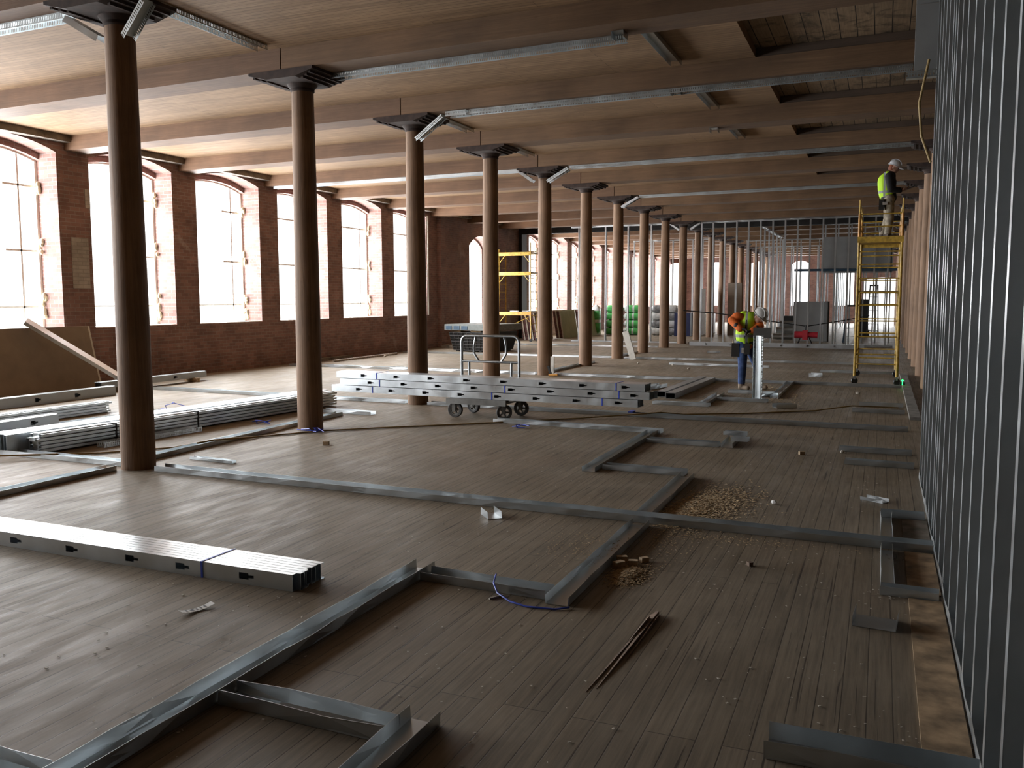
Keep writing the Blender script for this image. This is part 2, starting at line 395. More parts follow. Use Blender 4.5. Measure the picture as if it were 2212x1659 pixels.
# ---- windows: remains of the painted frames in the outer leaf
n_win = 0
for k in WINDOWS:
    yc = WIN0+WINP*k
    if yc < 6: continue
    n_win += 1
    h = WHALF+0.03; xo = XW-0.60
    mb = MB(); mb.box(xo-0.03, xo+0.03, yc+h-0.055, yc+h, SILL, SPRING-0.1); mb.box(xo-0.03, xo+0.03, yc-h, yc-h+0.055, SILL, SPRING-0.1)
    R = (h*h+RISE*RISE)/(2*RISE); pts = []
    for i in range(13):
        q = -h+2*h*i/12; pts.append((xo, yc+q, SPRING-0.1+RISE-R+math.sqrt(max(0, R*R-q*q))-0.03))
    for a, b in zip(pts, pts[1:]): mb.bar(a, b, 0.05, 0.07)
    for z, w in ((3.98, 0.042), (2.72, 0.036), (1.62, 0.034)):
        if k >= 2 or z < 2: mb.box(xo-0.012, xo+0.012, yc-h, yc+h, z, z+w)
        else: mb.box(xo-0.012, xo+0.012, yc+h*0.35, yc+h, z, z+w)
    mb.box(xo-0.012, xo+0.012, yc+h*0.62, yc+h*0.62+0.04, SILL, SPRING-0.05)
    win = struct(mb.build('window_%d' % n_win, M['white']))
    if yc < 50:
        rs = random.Random(k+40); mb = MB()
        for z0 in (4.02, 2.86, 1.72, 1.45):
            for i in range(4):
                z = z0+rs.uniform(-0.14, 0.14)
                mb.ball((XW-0.47+rs.uniform(-0.05, 0.03), yc+WHALF-0.03+rs.uniform(-0.02, 0.02), z), (0.035, 0.05, rs.uniform(0.04, 0.10)), 7, 5)
        mb.build('plaster_residue', M['cream'], win)
    mb = MB().box(XW-0.70, XW-0.02, yc-WHALF+0.002, yc+WHALF-0.002, SILL, SILL+0.02); mb.build('window_sill', M['white'], win)

# ================================================================== TIMBER FRAME
def ybeam(k, x): return 12.84 + 3.05*(k-3) - 0.036*(x+7.2)
SKEW = math.atan(-0.036)
NB = 20
bl = MB().box(0, 8.09, -0.25, 0.25, 0, 0.27).mesh('timber_beam', M['beam'])
brr = MB().box(0.012, 8.13, -0.25, 0.25, 0, 0.268).mesh('timber_beam', M['beam_r'])
for k in range(0, NB+1):
    w = ORD[k] if k else ''
    for side in (0, 1):
        x0 = -15.29 if side == 0 else -7.2
        o = link('timber_beam', bl if side == 0 else brr, None, (x0, ybeam(k, x0), 4.70), (0, 0, SKEW))
        lab = ('brown ceiling beam from the window wall to the %s timber column from the camera' % w if side == 0 else
               'brown ceiling beam running right from the %s timber column from the camera' % w) if k else \
              ('brown timber ceiling beam nearest the camera on the window side, mostly above the view' if side == 0 else 'brown timber ceiling beam nearest the camera on the stud wall side, mostly above the view')
        tag(o, lab, 'ceiling beam', 'timber ceiling beams', 'thing')
for k in range(0, 11):
    o = MB().box(0, 2.55, -0.23, 0.25, 0, 0.116).build('packing_timber', M['darkbeam'], None, False, (-1.655, ybeam(k, -1.655), 4.969), (0, 0, SKEW))
    tag(o, 'dark packing timber on the %s ceiling beam beside the ceiling opening' % (ORD[k+1]), 'packing timber', 'packing timbers at the ceiling opening', 'thing')
# wall plates on top of the brick, between the beam ends
n_t = 4
for k in range(1, NB):
    a, b = ybeam(k, XW)+0.255, ybeam(k+1, XW)-0.255
    n_t += 1
    struct(MB().box(XW-0.02, XW+0.20, a, b, 4.84, 4.968).build('trim_%d' % n_t, M['plate']))

def col_profile():
    p = []
    for i in range(13):
        q = i/12; p.append((0.172 - 0.028*q**1.4, 4.56*q))
    return p
rs = random.Random(3)
shaft_me = MB().lathe(col_profile(), 28, wob=lambda t, z: 0.012*math.sin(3*t+z*0.7)+0.008*math.sin(5*t-1.3*z)).mesh('shaft', M['column'], True)
collar_me = MB().lathe([(0.148, 4.50), (0.160, 4.515), (0.156, 4.545), (0.170, 4.555), (0.205, 4.60), (0.215, 4.605)], 28).mesh('collar', M['iron'], True)
mb = MB()
mb.prism([(-0.51, 4.70), (0.51, 4.70), (0.51, 4.665), (0.23, 4.595), (-0.23, 4.595), (-0.51, 4.665)], -0.36, 0.36, lambda u, v, w: (u, w, v))
for s in (-1, 1):
    for i, x in enumerate((0.46, 0.38, 0.30)):
        z = 4.665 - (0.51-x)*0.25
        mb.box(min(s*x, s*(x-0.035)), max(s*x, s*(x-0.035)), -0.33+0.03*i, 0.33-0.03*i, z-0.028, z+0.01)
cap_me = mb.mesh('capital', M['iron'])
def column(x, y, label, group):
    t = thing('timber_column', label, 'column', (x, y, 0), 0, group, 'thing')
    o = link('shaft', shaft_me, t, None, (0, 0, rs.uniform(0, 6.28)))
    link('collar', collar_me, t); c = link('capital', cap_me, t, (0, -0.10, 0), (0, 0, SKEW))
    c['label'] = 'dark cast-iron saddle under the beam'
for k in range(1, NB):
    y = 6.933+3.05*(k-1)
    if k <= 10: lab = 'round brown timber column, %s of the left row counting from the camera' % ORD[k]
    else: lab = 'round brown timber column behind the cross stud wall, %s of the left row' % ORD[k]
    column(-7.2, y, lab, 'left row of timber columns')
for i, k in enumerate(range(5, NB)):
    column(0.92, 6.933+3.05*(k-1)-0.29, 'round brown timber column of the right row, %s beyond the stud wall end' % ORD[i+1], 'right row of timber columns')

# ================================================================== STEEL MEMBERS
def stud_mesh(name, L, web=0.10, fl=0.042, knock=(), mat=None, t=0.0022, lip=0.010):
    """C-stud along +X: web in the plane y=0 standing 0..web in z, flanges towards +y"""
    mb = MB()
    if knock:
        a, b = web*0.30, web*0.70
        mb.box(0, L, 0, t, 0, a); mb.box(0, L, 0, t, b, web)
        x = 0
        for kx in knock:
            mb.box(x, kx, 0, t, a, b); x = kx+0.115
            mb.box(kx+0.075, x, 0, t, a, web*0.41); mb.box(kx+0.075, x, 0, t, web*0.59, b)
        mb.box(x, L, 0, t, a, b)
    else: mb.box(0, L, 0, t, 0, web)
    for z in (0, web-t):
        mb.box(0, L, t, fl, z, z+t)
    mb.box(0, L, fl-t, fl, t, lip); mb.box(0, L, fl-t, fl, web-lip, web-t)
    return mb.mesh(name, mat or M['stud'])

def track_mesh(name, L, w=0.14, leg=0.052, seed=0, mat=None, wob=0.004, t=0.002, step=0.22):
    """U-track along +X, web on z=0, legs standing up at y=+-w/2; legs bowed a little like walked-on steel"""
    r = random.Random(seed); mb = MB(); n = max(1, int(L/step))
    for s in (-1, 1):
        vs = []
        for i in range(n+1):
            x = L*i/n; o = s*(w/2 + r.uniform(-wob, wob)*1.6); d = r.uniform(-wob, wob)*0.5
            vs += [(x, s*w/2, 0), (x, o, leg+d), (x, o-s*t, leg+d), (x, s*(w/2-t), 0)]
        fs = []
        for i in range(n):
            a, b = i*4, i*4+4
            for p, q in ((0, 1), (1, 2), (2, 3), (3, 0)): fs.append((a+p, a+q, b+q, b+p))
        fs += [(0, 3, 2, 1), (n*4, n*4+1, n*4+2, n*4+3)]
        mb.add(vs, fs)
    mb.box(0, L, -w/2, w/2, 0, t)
    return mb.mesh(name, mat or M['steel'])

def on_floor(name, me, p0, p1, label, cat, group=None, z=0.002):
    a = math.atan2(p1[1]-p0[1], p1[0]-p0[0])
    return tag(link(name, me, None, (p0[0], p0[1], z), (0, 0, a)), label, cat, group)
def ftrack(p0, p1, label, w=0.14, leg=0.052, z=0.002, wob=0.004, group='floor tracks of the new walls'):
    L = math.dist(p0, p1)
    return on_floor('floor_track', track_mesh('floor_track', L, w, leg, len(LABELS_T), None, wob), p0, p1, label, 'metal track', group, z)
LABELS_T = []
def FT(p0, p1, label, **kw):
    LABELS_T.append(label); return ftrack(p0, p1, label, **kw)

# --- floor plan of bottom tracks, near to far
FT((-2.71, 1.6), (-2.71, 4.98), 'long galvanized floor track running from the bottom left corner to the small cross track', leg=0.06)
FT((-3.9, 2.17), (-2.80, 2.15), 'galvanized floor track entering at the bottom left corner of the picture', leg=0.06)
FT((-2.63, 2.98), (-1.78, 2.96), 'dented short galvanized floor track in the foreground, nearest cross piece to the camera', w=0.13, leg=0.062, wob=0.009)
FT((-1.71, 2.2), (-1.71, 3.12), 'galvanized floor track at the bottom edge, right of the dented short cross piece', leg=0.062)
FT((-2.63, 4.83), (-1.77, 4.79), 'short galvanized floor track with a blue tie hanging over its edge')
FT((-1.68, 4.66), (-1.68, 6.60), 'galvanized floor track beside the cut wood blocks, meeting the long track')
FT((-6.90, 6.92), (0.39, 6.69), 'longest galvanized floor track, crossing from the nearest column to the right stud wall', w=0.15, leg=0.056)
FT((-1.72, 6.88), (-1.72, 8.60), 'dusty galvanized floor track leading to the big sawdust patch behind the longest track')
FT((-2.62, 8.74), (-1.76, 8.71), 'short galvanized floor track joining the chip-filled track to the dusty one')
FT((-2.72, 8.50), (-2.72, 11.25), 'galvanized floor track with pale chips lying along it, middle of the floor')
FT((-5.10, 11.52), (-2.62, 11.34), 'shiny galvanized floor track starting under the cart wheels')
FT((-2.62, 10.60), (-1.74, 10.56), 'short galvanized floor track pointing at the small crossed offcuts')
FT((-1.64, 10.50), (-1.66, 11.30), 'stubby galvanized floor track under the small crossed offcuts', wob=0.008)
FT((-0.40, 10.80), (0.37, 10.77), 'short dark floor track ending at the right stud wall, farther of a close pair', w=0.11)
FT((-0.31, 9.97), (0.37, 9.94), 'short dark floor track ending at the right stud wall, nearer of a close pair', w=0.11)
FT((-0.29, 15.55), (0.38, 15.52), 'short dark floor track by the grey strip, above the yellow cord', w=0.10)
FT((-0.37, 14.63), (0.38, 14.58), 'short dark floor track by the grey strip with the yellow cord across it', w=0.10)
FT((0.05, 7.64), (0.375, 7.64), 'short floor track on pale plywood at the right wall, farthest side of the rectangle', w=0.09)
FT((0.09, 5.66), (0.09, 6.58), 'dark floor track forming the near left side of the rectangle by the stud wall', w=0.08)
FT((0.09, 6.82), (0.09, 7.58), 'dark floor track forming the far left side of the rectangle by the stud wall', w=0.08)
FT((0.05, 5.61), (0.37, 5.59), 'short floor track on pale plywood at the right wall, nearest side of the rectangle', w=0.09)
FT((-0.36, 3.44), (0.39, 3.43), 'dark deep floor track in the bottom right corner', w=0.16, leg=0.075)
FT((-7.36, 3.6), (-7.36, 6.72), 'galvanized floor track running to the foot of the nearest column from the left edge')
FT((-11.4, 7.03), (-7.42, 6.97), 'bright galvanized floor track from the left edge to the foot of the nearest column')
FT((-7.47, 7.16), (-7.62, 11.30), 'dark galvanized floor track between the first and second columns', w=0.13)
FT((-8.10, 11.56), (-7.15, 11.52), 'shiny short floor track stub just past the second column')
FT((-13.3, 13.28), (-9.45, 13.12), 'bright pair of floor tracks on the sunlit boards near the window wall', w=0.15)
FT((-9.30, 13.10), (-7.42, 13.04), 'bright floor track reaching the third column from the left')
FT((-6.98, 13.02), (0.38, 12.70), 'long galvanized floor track from the third column to the right wall, under the cart')
FT((-14.6, 19.40), (-7.42, 19.15), 'bright scalloped floor track from the window wall to the fifth column', leg=0.06, wob=0.01)
FT((-6.98, 19.12), (0.40, 18.85), 'long floor track from the fifth column to the right wall, behind the bending worker')
FT((-7.35, 19.40), (-7.35, 23.3), 'dark floor track between the fifth and sixth columns')
FT((-14.6, 25.5), (-7.42, 25.30), 'bright floor track from the window wall to the seventh column')
FT((-6.98, 25.26), (0.40, 25.0), 'long floor track from the seventh column to the right wall')
FT((-5.20, 23.35), (-2.6, 23.1), 'short bright floor track in the middle of the floor behind the cart load')
FT((-3.50, 14.50), (-2.55, 14.45), 'short floor track right of the cart load, nearest of the far rectangle')
FT((-2.68, 14.55), (-2.68, 16.3), 'floor track on the left of the rectangle where the worker bends')
FT((-2.60, 15.45), (-1.74, 15.40), 'floor track across the foot of the upright white channel')
FT((-2.60, 16.75), (-1.74, 16.72), 'floor track in front of the bending worker')
FT((-1.70, 16.0), (-1.70, 19.0), 'floor track right of the bending worker running away from the camera')
FT((-1.3, 22.2), (0.36, 22.1), 'dark floor track beneath the yellow scaffold')
FT((-14.4, 31.4), (-7.42, 31.3), 'bright floor track from the window wall to the ninth column')
FT((-7.35, 25.5), (-7.35, 28.0), 'dark floor track between the seventh and eighth columns')

# --- offcuts of track lying about
def offcut(p0, p1, label, w=0.12, leg=0.05, rot=None, z=0.002, mat=None):
    L = math.dist(p0, p1); a = math.atan2(p1[1]-p0[1], p1[0]-p0[0])
    o = link('track_offcut', track_mesh('track_offcut', L, w, leg, len(LABELS_T)+17, mat, 0.004, step=0.1), None, (p0[0], p0[1], z), (rot or 0, 0, a))
    LABELS_T.append(label); return tag(o, label, 'metal offcut', 'metal offcuts on the floor')
offcut((-7.05, 7.55), (-6.42, 7.50), 'pale short metal offcut on the boards right of the nearest column', 0.07, 0.03)
offcut((0.02, 4.96), (0.035, 5.15), 'bent grey U-shaped metal offcut beside the plywood strip', 0.22, 0.060, None, 0.002, M['dullsteel'])
offcut((-0.09, 8.25), (0.09, 8.14), 'small flat metal offcut near the right stud wall', 0.10, 0.03, None, 0.002, M['dullsteel'])
offcut((-2.95, 6.50), (-2.82, 6.36), 'small square metal offcut leaning on the longest floor track', 0.12, 0.06, None, 0.002, M['dullsteel'])
offcut((-1.62, 10.74), (-1.42, 10.72), 'lower of two small metal offcuts crossed over a stubby track', 0.10, 0.05, None, 0.056)
offcut((-1.78, 11.16), (-1.50, 11.14), 'upper of two small metal offcuts crossed over a stubby track', 0.10, 0.05, None, 0.06)
offcut((-1.55, 14.70), (-1.25, 14.85), 'dark crumpled metal offcut in front of the upright white channel', 0.20, 0.06)
offcut((-1.98, 16.15), (-1.72, 16.5), 'pale metal offcut lying crossways behind the upright white channel', 0.10, 0.05, None, 0.004)
offcut((-4.35, 16.1), (-4.0, 17.4), 'grey bent metal offcut behind the cart load', 0.18, 0.07)
offcut((-5.2, 28.9), (-4.8, 28.92), 'dark flat offcut by the ninth column', 0.25, 0.05)
offcut((-1.45, 20.9), (-1.2, 20.85), 'dark crumpled offcut halfway to the yellow scaffold', 0.18, 0.08)
for i, (a, b) in enumerate((((-3.62, 15.55), (-3.50, 18.9)), ((-3.40, 15.35), (-3.28, 18.75)))):
    L = math.dist(a, b); mb = MB().box(0, L, -0.085, 0.085, 0, 0.004).box(0, L, -0.085, 0.085, 0.096, 0.10).box(0, L, -0.085, -0.081, 0.004, 0.096).box(0, L, 0.081, 0.085, 0.004, 0.096)
    on_floor('boxed_stud', mb.mesh('boxed_stud', M['dullsteel']), a, b, ('left' if i == 0 else 'right') + ' one of two long boxed metal studs lying beyond the cart load', 'metal stud', 'boxed studs on the floor')

# --- straight strapped bundles of nested studs
def nested_bundle(name, label, n, L, web, pitch, loc, rotz, knock, straps, group=None, mat=None, strap_mat=None, stagger=0.02, z=0.0, rx=0.0, seed=1):
    t = thing(name, label, 'bundle of studs', (loc[0], loc[1], z), rotz, group)
    t.rotation_euler = (rx, 0, rotz)
    r = random.Random(seed); me = stud_mesh('stud', L, web, pitch-0.0055, knock, mat)
    for i in range(n):
        link('stud', me, t, (r.uniform(-stagger, stagger), i*pitch, 0))
    W = (n-1)*pitch+0.045
    for sx in straps:
        mb = MB(); e = 0.003
        mb.box(sx, sx+0.016, -e-0.002, -e, -0.001, web+e); mb.box(sx, sx+0.016, -e, W+e, web, web+e); mb.box(sx, sx+0.016, W+e, W+e+0.002, -0.001, web+e)
        mb.build('strap', strap_mat or M['strap'], t)
    return t
kn = [0.62+0.56*i for i in range(6)]
nested_bundle('stud_bundle', 'strapped bundle of nested metal studs in the left foreground', 7, 3.35, 0.105, 0.043, (-6.58, 4.32), -0.014,
              [0.30, 0.86, 1.42, 1.98, 2.42, 2.94], (2.62,), mat=M['stud'])

# --- cart loaded with three layers of stud bundles
for i in range(3):
    z = 0.302+0.109*i; dx = (-0.06, 0.10, 0.02)[i]
    nested_bundle('stud_bundle', ('lowest', 'middle', 'topmost')[i] + ' of three long bundles of metal studs lying on the cart', 7, 5.15, 0.100, 0.044,
                  (-8.06+dx, 11.86), -0.068, [0.48+0.62*j+(0.06 if i == 1 else 0) for j in range(8)], ((0.78, 2.9, 4.62), (0.75, 2.95, 4.7), (0.78, 4.74))[i],
                  'stud bundles on the cart', M['stud'], z=z, seed=i+3)
cart = thing('panel_cart', 'grey four-wheeled panel cart carrying long stud bundles', 'cart', (-5.45, 12.02, 0), -0.06)
mb = MB().box(-0.50, 0.50, -0.36, 0.36, 0.245, 0.268)
mb.box(-0.50, 0.50, -0.385, -0.36, 0.215, 0.30).box(-0.50, 0.50, 0.36, 0.385, 0.215, 0.30); mb.build('deck', M['hub'], cart)
MB().box(-0.46, 0.46, -0.33, -0.20, 0.264, 0.300).box(-0.46, 0.46, 0.20, 0.33, 0.264, 0.300).build('bolster', M['oldply'], cart)
wheel_me = MB().lathe([(0.074, -0.024), (0.098, -0.026), (0.106, -0.015), (0.106, 0.015), (0.098, 0.026), (0.074, 0.024)], 28, ring=True).mesh('tyre', M['rubber'], True)
mb = MB().lathe([(0.012, -0.03), (0.028, -0.03), (0.028, 0.03), (0.012, 0.03)], 14); mb.lathe([(0.062, -0.02), (0.075, -0.02), (0.075, 0.02), (0.062, 0.02)], 24, ring=True)
for i in range(5):
    a = i*2*math.pi/5; mb.bar((0.02*math.cos(a), 0.02*math.sin(a), 0), (0.066*math.cos(a), 0.066*math.sin(a), 0), 0.020, 0.03)
hub_me = mb.mesh('hub', M['hub'], True)
fork_me = MB().box(-0.022, 0.022, -0.040, -0.033, -0.02, 0.115).box(-0.022, 0.022, 0.033, 0.040, -0.02, 0.115).box(-0.045, 0.045, -0.045, 0.045, 0.112, 0.126).mesh('fork', M['hub'])
def caster(root, x, y, rz, s=1.0):
    c = bpy.data.objects.new('caster', fork_me); C.objects.link(c); c.parent = root; c.location = (x, y, 0.107*s); c.rotation_euler = (0, 0, rz); c.scale = (s, s, s)
    link('tyre', wheel_me, c, (0.012, 0, 0), (math.pi/2, 0, 0)); link('hub', hub_me, c, (0.012, 0, 0), (math.pi/2, 0, 0))
for x, y, rz in ((-0.40, -0.30, 0.15), (-0.40, 0.28, -0.2), (0.42, -0.30, 0.5), (0.42, 0.28, 0.2)): caster(cart, x, y, rz, 1.1)
def rail(root):
    r = 0.022
    arc = lambda cx, s: [(cx+s*0.10*(1-math.cos(a)), 0.36, 1.10+0.10*math.sin(a)) for a in [i*math.pi/12 for i in range(7)]]
    O_ = -0.14
    pts = [(-0.50, 0.36, 0.25)] + arc(-0.50, 1) + arc(0.50, -1)[::-1] + [(0.50, 0.36, 0.25)]
    MB().tube([(x+O_, y, z) for x, y, z in pts], r, 10).build('handle_rail', M['greysteel'], root, True)
    MB().tube([(-0.50+O_, 0.36, 0.80), (0.50+O_, 0.36, 0.80)], 0.02, 10).build('cross_rail', M['greysteel'], root, True)
    for s in (-1, 1):
        MB().tube([(s*0.36+O_, 0.36, 0.26), (s*0.37+O_, 0.36, 0.79)], 0.019, 8).build('lower_post', M['greysteel'], root, True)
        MB().tube([(s*0.20+O_, 0.36, 0.81), (s*0.28+O_, 0.36, 0.93), (s*0.28+O_, 0.36, 1.05), (s*0.25+O_, 0.36, 1.18)], 0.018, 8).build('bent_post', M['greysteel'], root, True)
rail(cart)

# --- stacks of track and studs at left, along the window side
def track_stack(name, label, n, L, loc, rotz, w=0.24, hgt=0.042, z=0.0, seed=0, straps=(), group='stacked steel at left'):
    t = thing(name, label, 'stack of tracks', (loc[0], loc[1], z), rotz, group); r = random.Random(seed)
    for i in range(n):
        mb = MB().box(0, L, -w/2+0.055, w/2-0.055, 0.0, hgt-0.002).box(0, L, -w/2, w/2, 0.0285, 0.031)
        for s in (-1, 1): mb.box(0, L, s*(w/2-0.002)-0.002, s*(w/2-0.002)+0.002, 0.0, 0.030)
        mb.build('track', M['steel'], t, False, (r.uniform(-0.03, 0.03), r.uniform(-0.006, 0.006), i*hgt))
        # legs of the piece above nest just over this one
    for sx in straps:
        MB().box(sx, sx+0.02, -w/2-0.004, w/2+0.004, -0.001, n*hgt+0.002).build('strap', M['darksteel'], t)
    return t
A = math.atan2(12.35-7.14, -8.44+8.94)
track_stack('track_stack', 'long stack of five galvanized tracks lying behind the nearest column', 5, 5.25, (-8.98, 7.12), A, 0.22, 0.044, 0.02, 5, (1.0, 2.3))
nested_bundle('stud_bundle', 'long white-topped bundle of studs behind the stack of galvanized tracks', 8, 5.6, 0.23, 0.045, (-9.20, 6.95), A, (), (), 'stacked steel at left', M['stud'], z=0.0)
nested_bundle('stud_bundle', 'low bundle of studs poking out left of the long white-topped bundle', 7, 2.4, 0.13, 0.05, (-9.72, 6.65), A, (), (), 'stacked steel at left', M['stud'], z=0.0)
sl = link('slotted_track', track_mesh('slotted_track', 1.5, 0.14, 0.062, 4, M['slot'], 0.001), None, (-8.62, 7.72, 0.002), (0, 0, A)); tag(sl, 'short slotted track on the floor against the stack of tracks', 'metal track')
track_stack('track_stack', 'stack of four galvanized tracks lying near the window wall at far left', 4, 4.6, (-11.5, 5.7), math.pi/2-0.03, 0.26, 0.042, 0.01, 9)
nested_bundle('stud_bundle', 'single pale bundle of studs with a blue strap at the left edge', 4, 3.4, 0.14, 0.045, (-10.35, 5.3), math.pi/2+0.03, [0.6, 1.4, 2.2, 2.95], (2.35,), 'stacked steel at left', M['dullsteel'], z=0.06)
for i, y in enumerate((6.2, 8.0)):
    tag(MB().box(-10.65, -10.20, y, y+0.09, 0, 0.058).build('timber_block', M['oldply']), ('nearer' if i == 0 else 'farther') + ' timber block under the pale stud bundle at the left edge', 'wood block')
FT((-10.75, 8.95), (-10.35, 11.35), 'thin galvanized track lying past the blue tangle on the left boards', w=0.10, leg=0.035, group='stacked steel at left')
nested_bundle('stud_bundle', 'dark bundle of studs lying in front of the leaning brown board', 4, 5.4, 0.17, 0.05, (-13.15, 6.8), math.pi/2, [0.5, 1.3, 2.1, 2.9, 3.7, 4.5], (), 'stacked steel at left', M['dullsteel'], z=0.0)
nested_bundle('stud_bundle', 'bundle of studs raised on blocks against the brick wall beyond the brown board', 4, 2.9, 0.12, 0.05, (-13.62, 12.3), math.pi/2+0.02, [0.6, 1.9], (), 'stacked steel at left', M['dullsteel'], z=0.085)
for i, y in enumerate((12.7, 14.75)):
    tag(MB().box(-13.9, -13.55, y, y+0.08, 0, 0.084).build('timber_block', M['wood']), ('left' if i == 0 else 'right') + ' timber block under the studs by the brick wall', 'wood block')
# board leaning on the wall and the stud leaning across it
t = thing('drywall_sheet', 'large brown drywall sheet leaning on the brick wall at the left edge', 'drywall sheet', (-14.40, 7.6, 0), 0)
t.rotation_euler = (0, math.radians(-13), 0)
MB().box(-0.016, 0.0, 0.0, 5.38, 0, 1.28).build('panel', M['gypsum'], t)
MB().box(-0.018, 0.002, 5.382, 5.42, 0, 1.282).box(-0.018, 0.0, 0.0, 5.38, 1.2805, 1.284).build('edge', M['gyp_edge'], t)
p0 = Vector((-13.42, 13.12, 0.05)); d = Vector((-14.62, 11.60, 1.44)) - p0; L = d.length
xa = d.normalized(); nn = Vector((0.28, -0.28, 0.92)); nn = (nn - xa*nn.dot(xa)).normalized(); ya = -nn; za = xa.cross(ya)
o = link('metal_stud', stud_mesh('metal_stud', L, 0.16, 0.075, (), M['stud']))
o.matrix_world = Matrix(((xa.x, ya.x, za.x, p0.x), (xa.y, ya.y, za.y, p0.y), (xa.z, ya.z, za.z, p0.z), (0, 0, 0, 1)))
tag(o, 'single metal stud leaning diagonally across the brown drywall sheet', 'metal stud')
tag(MB().tube([(-14.25, 20.9, 0.03), (-14.30, 24.5, 0.03)], 0.035, 10).build('pipe', M['whitewash'], None, True), 'pale pipe lying on the boards along the brick wall', 'pipe')
tag(MB().box(-14.85, -14.70, 20.4, 22.6, 0, 0.09).build('timber_plank', M['plate']), 'grey plank at the foot of the brick wall past the second column', 'plank')
tag(MB().box(-14.75, -14.2, 28.45, 28.95, 0, 0.10).build('timber_plank', M['oldply']), 'pale plank at the foot of the brick pilaster', 'plank')

# --- right-hand stud wall
XS = 0.40
def vstud_mesh(name, H, web, fl, mat, t=0.0025, axis='X'):
    """upright stud: web spans +X from 0, flange faces -X (axis X) / web spans +Y, flange faces -Y (axis Y)"""
    mb = MB(); parts = [(0, web, 0, t), (0, t, 0, fl), (web-t, web, 0, fl), (t, 0.012, fl-t, fl), (web-0.012, web-t, fl-t, fl)]
    for a0, a1, b0, b1 in parts:
        if axis == 'X': mb.box(a0, a1, b0, b1, 0, H)
        else: mb.box(b0, b1, a0, a1, 0, H)
    return mb.mesh(name, mat)
ys = [2.15, 2.60, 3.03, 3.47, 3.92, 4.36, 4.80, 5.28, 5.77, 6.20, 6.64, 6.87, 7.10, 7.60, 8.05, 8.50, 8.93, 9.38]
me = vstud_mesh('metal_stud', 4.66, 0.16, 0.056, M['stud'])
for i, y in enumerate(ys):
    o = link('metal_stud', me, None, (XS, y, 0.004)); n = len(ys)-i
    tag(o, 'tall upright stud of the right-hand stud wall, %s from its far end' % ORD[n], 'metal stud', 'studs of the right-hand stud wall')
ob = track_mesh('floor_track', 7.55, 0.17, 0.05, 91); tag(link('floor_track', ob, None, (XS+0.08, 1.9, 0.001), (0, 0, math.pi/2)), 'bottom track under the right-hand stud wall', 'metal track')
tag(link('ceiling_track', track_mesh('ceiling_track', 7.55, 0.17, 0.05, 92, M['steel']), None, (XS+0.08, 1.9, 4.715), (math.pi, 0, math.pi/2)), 'top track over the right-hand stud wall', 'metal track')
t = thing('sheathing_panel', 'grey board closing the top of the far end of the right-hand stud wall', 'panel', (0.205, 9.44, 0))
MB().box(0, 0.20, 0, 0.03, 3.93, 4.53).build('lower_panel', M['gyp_grey'], t); MB().box(0, 0.20, 0, 0.03, 4.54, 4.96).build('upper_panel', M['gyp_grey'], t)
o = link('slotted_track', track_mesh('slotted_track', 0.32, 0.09, 0.066, 6, M['slot'], 0.0), None, (0.14, 9.40, 3.84), (0, 0, 0)); tag(o, 'short slotted track at the foot of the grey board at top right', 'metal track')
tag(MB().tube([(0.33, 9.36, 4.0), (0.26, 9.35, 3.6), (0.29, 9.36, 3.3), (0.38, 9.38, 3.05)], 0.012, 8).build('cable', M['cord'], None, True), 'thin cable hanging beside the far end of the right-hand stud wall', 'cable')

# --- ceiling tracks with slotted legs
def ctrack(p0, p1, label, z=4.699, w=0.15, leg=0.066, mat=None, z1=None):
    p0 = Vector((p0[0], p0[1], z)); p1 = Vector((p1[0], p1[1], z if z1 is None else z1)); d = p1-p0; L = d.length
    xa = d.normalized(); za = Vector((0, 0, -1)); za = (za - xa*za.dot(xa)).normalized(); ya = za.cross(xa)
    o = link('ceiling_track', track_mesh('ceiling_track', L, w, leg, len(label), mat or M['slot'], 0.0015, step=0.5))
    o.matrix_world = Matrix(((xa.x, ya.x, za.x, p0.x), (xa.y, ya.y, za.y, p0.y), (xa.z, ya.z, za.z, p0.z), (0, 0, 0, 1)))
    return tag(o, label, 'metal track', 'slotted ceiling tracks')
ctrack((-14.9, 7.06), (-7.80, 6.86), 'slotted ceiling track entering at the top left corner beside the nearest column')
ctrack((-7.78, 6.86), (-7.36, 6.88), 'short sloping track on the left of the nearest column top', mat=M['steel'], z=4.66, z1=4.42)
ctrack((-6.52, 6.62), (-6.83, 6.66), 'short slotted track sloping down right of the nearest column top', z=4.60, z1=4.32, w=0.13)
ctrack((-7.34, 7.2), (-7.34, 9.36), 'slotted track on the ceiling boards between the first and second columns', z=4.968)
ctrack((-7.30, 13.2), (-7.30, 15.4), 'slotted track on the ceiling boards between the third and fourth columns', z=4.968)
ctrack((-7.28, 16.2), (-7.28, 18.5), 'slotted track on the ceiling boards between the fourth and fifth columns', z=4.968)
ctrack((-7.0, 10.03), (-2.75, 9.86), 'slotted ceiling track running right from the second column')
ctrack((-6.20, 12.72), (0.26, 12.50), 'long slotted ceiling track running right from the third column')
ctrack((-6.42, 12.70), (-6.05, 12.69), 'bright slotted sleeve at the third column end of the long ceiling track', z=4.696, w=0.17, leg=0.075)
ctrack((-6.48, 12.66), (-6.98, 12.70), 'slotted track sloping down to the third column', z=4.66, z1=4.34, w=0.13)
ctrack((-14.7, 19.10), (-7.72, 18.86), 'bright ceiling track from the window wall to the fifth column', mat=M['steel'])
ctrack((-7.70, 18.86), (-7.36, 18.88), 'short bright track sloping down to the left of the fifth column', mat=M['steel'], z=4.68, z1=4.44)
ctrack((-6.50, 18.84), (0.60, 18.60), 'slotted ceiling track running right from the fifth column')
ctrack((-6.54, 18.84), (-7.04, 18.86), 'short slotted track sloping down to the right of the fifth column', z=4.68, z1=4.42)
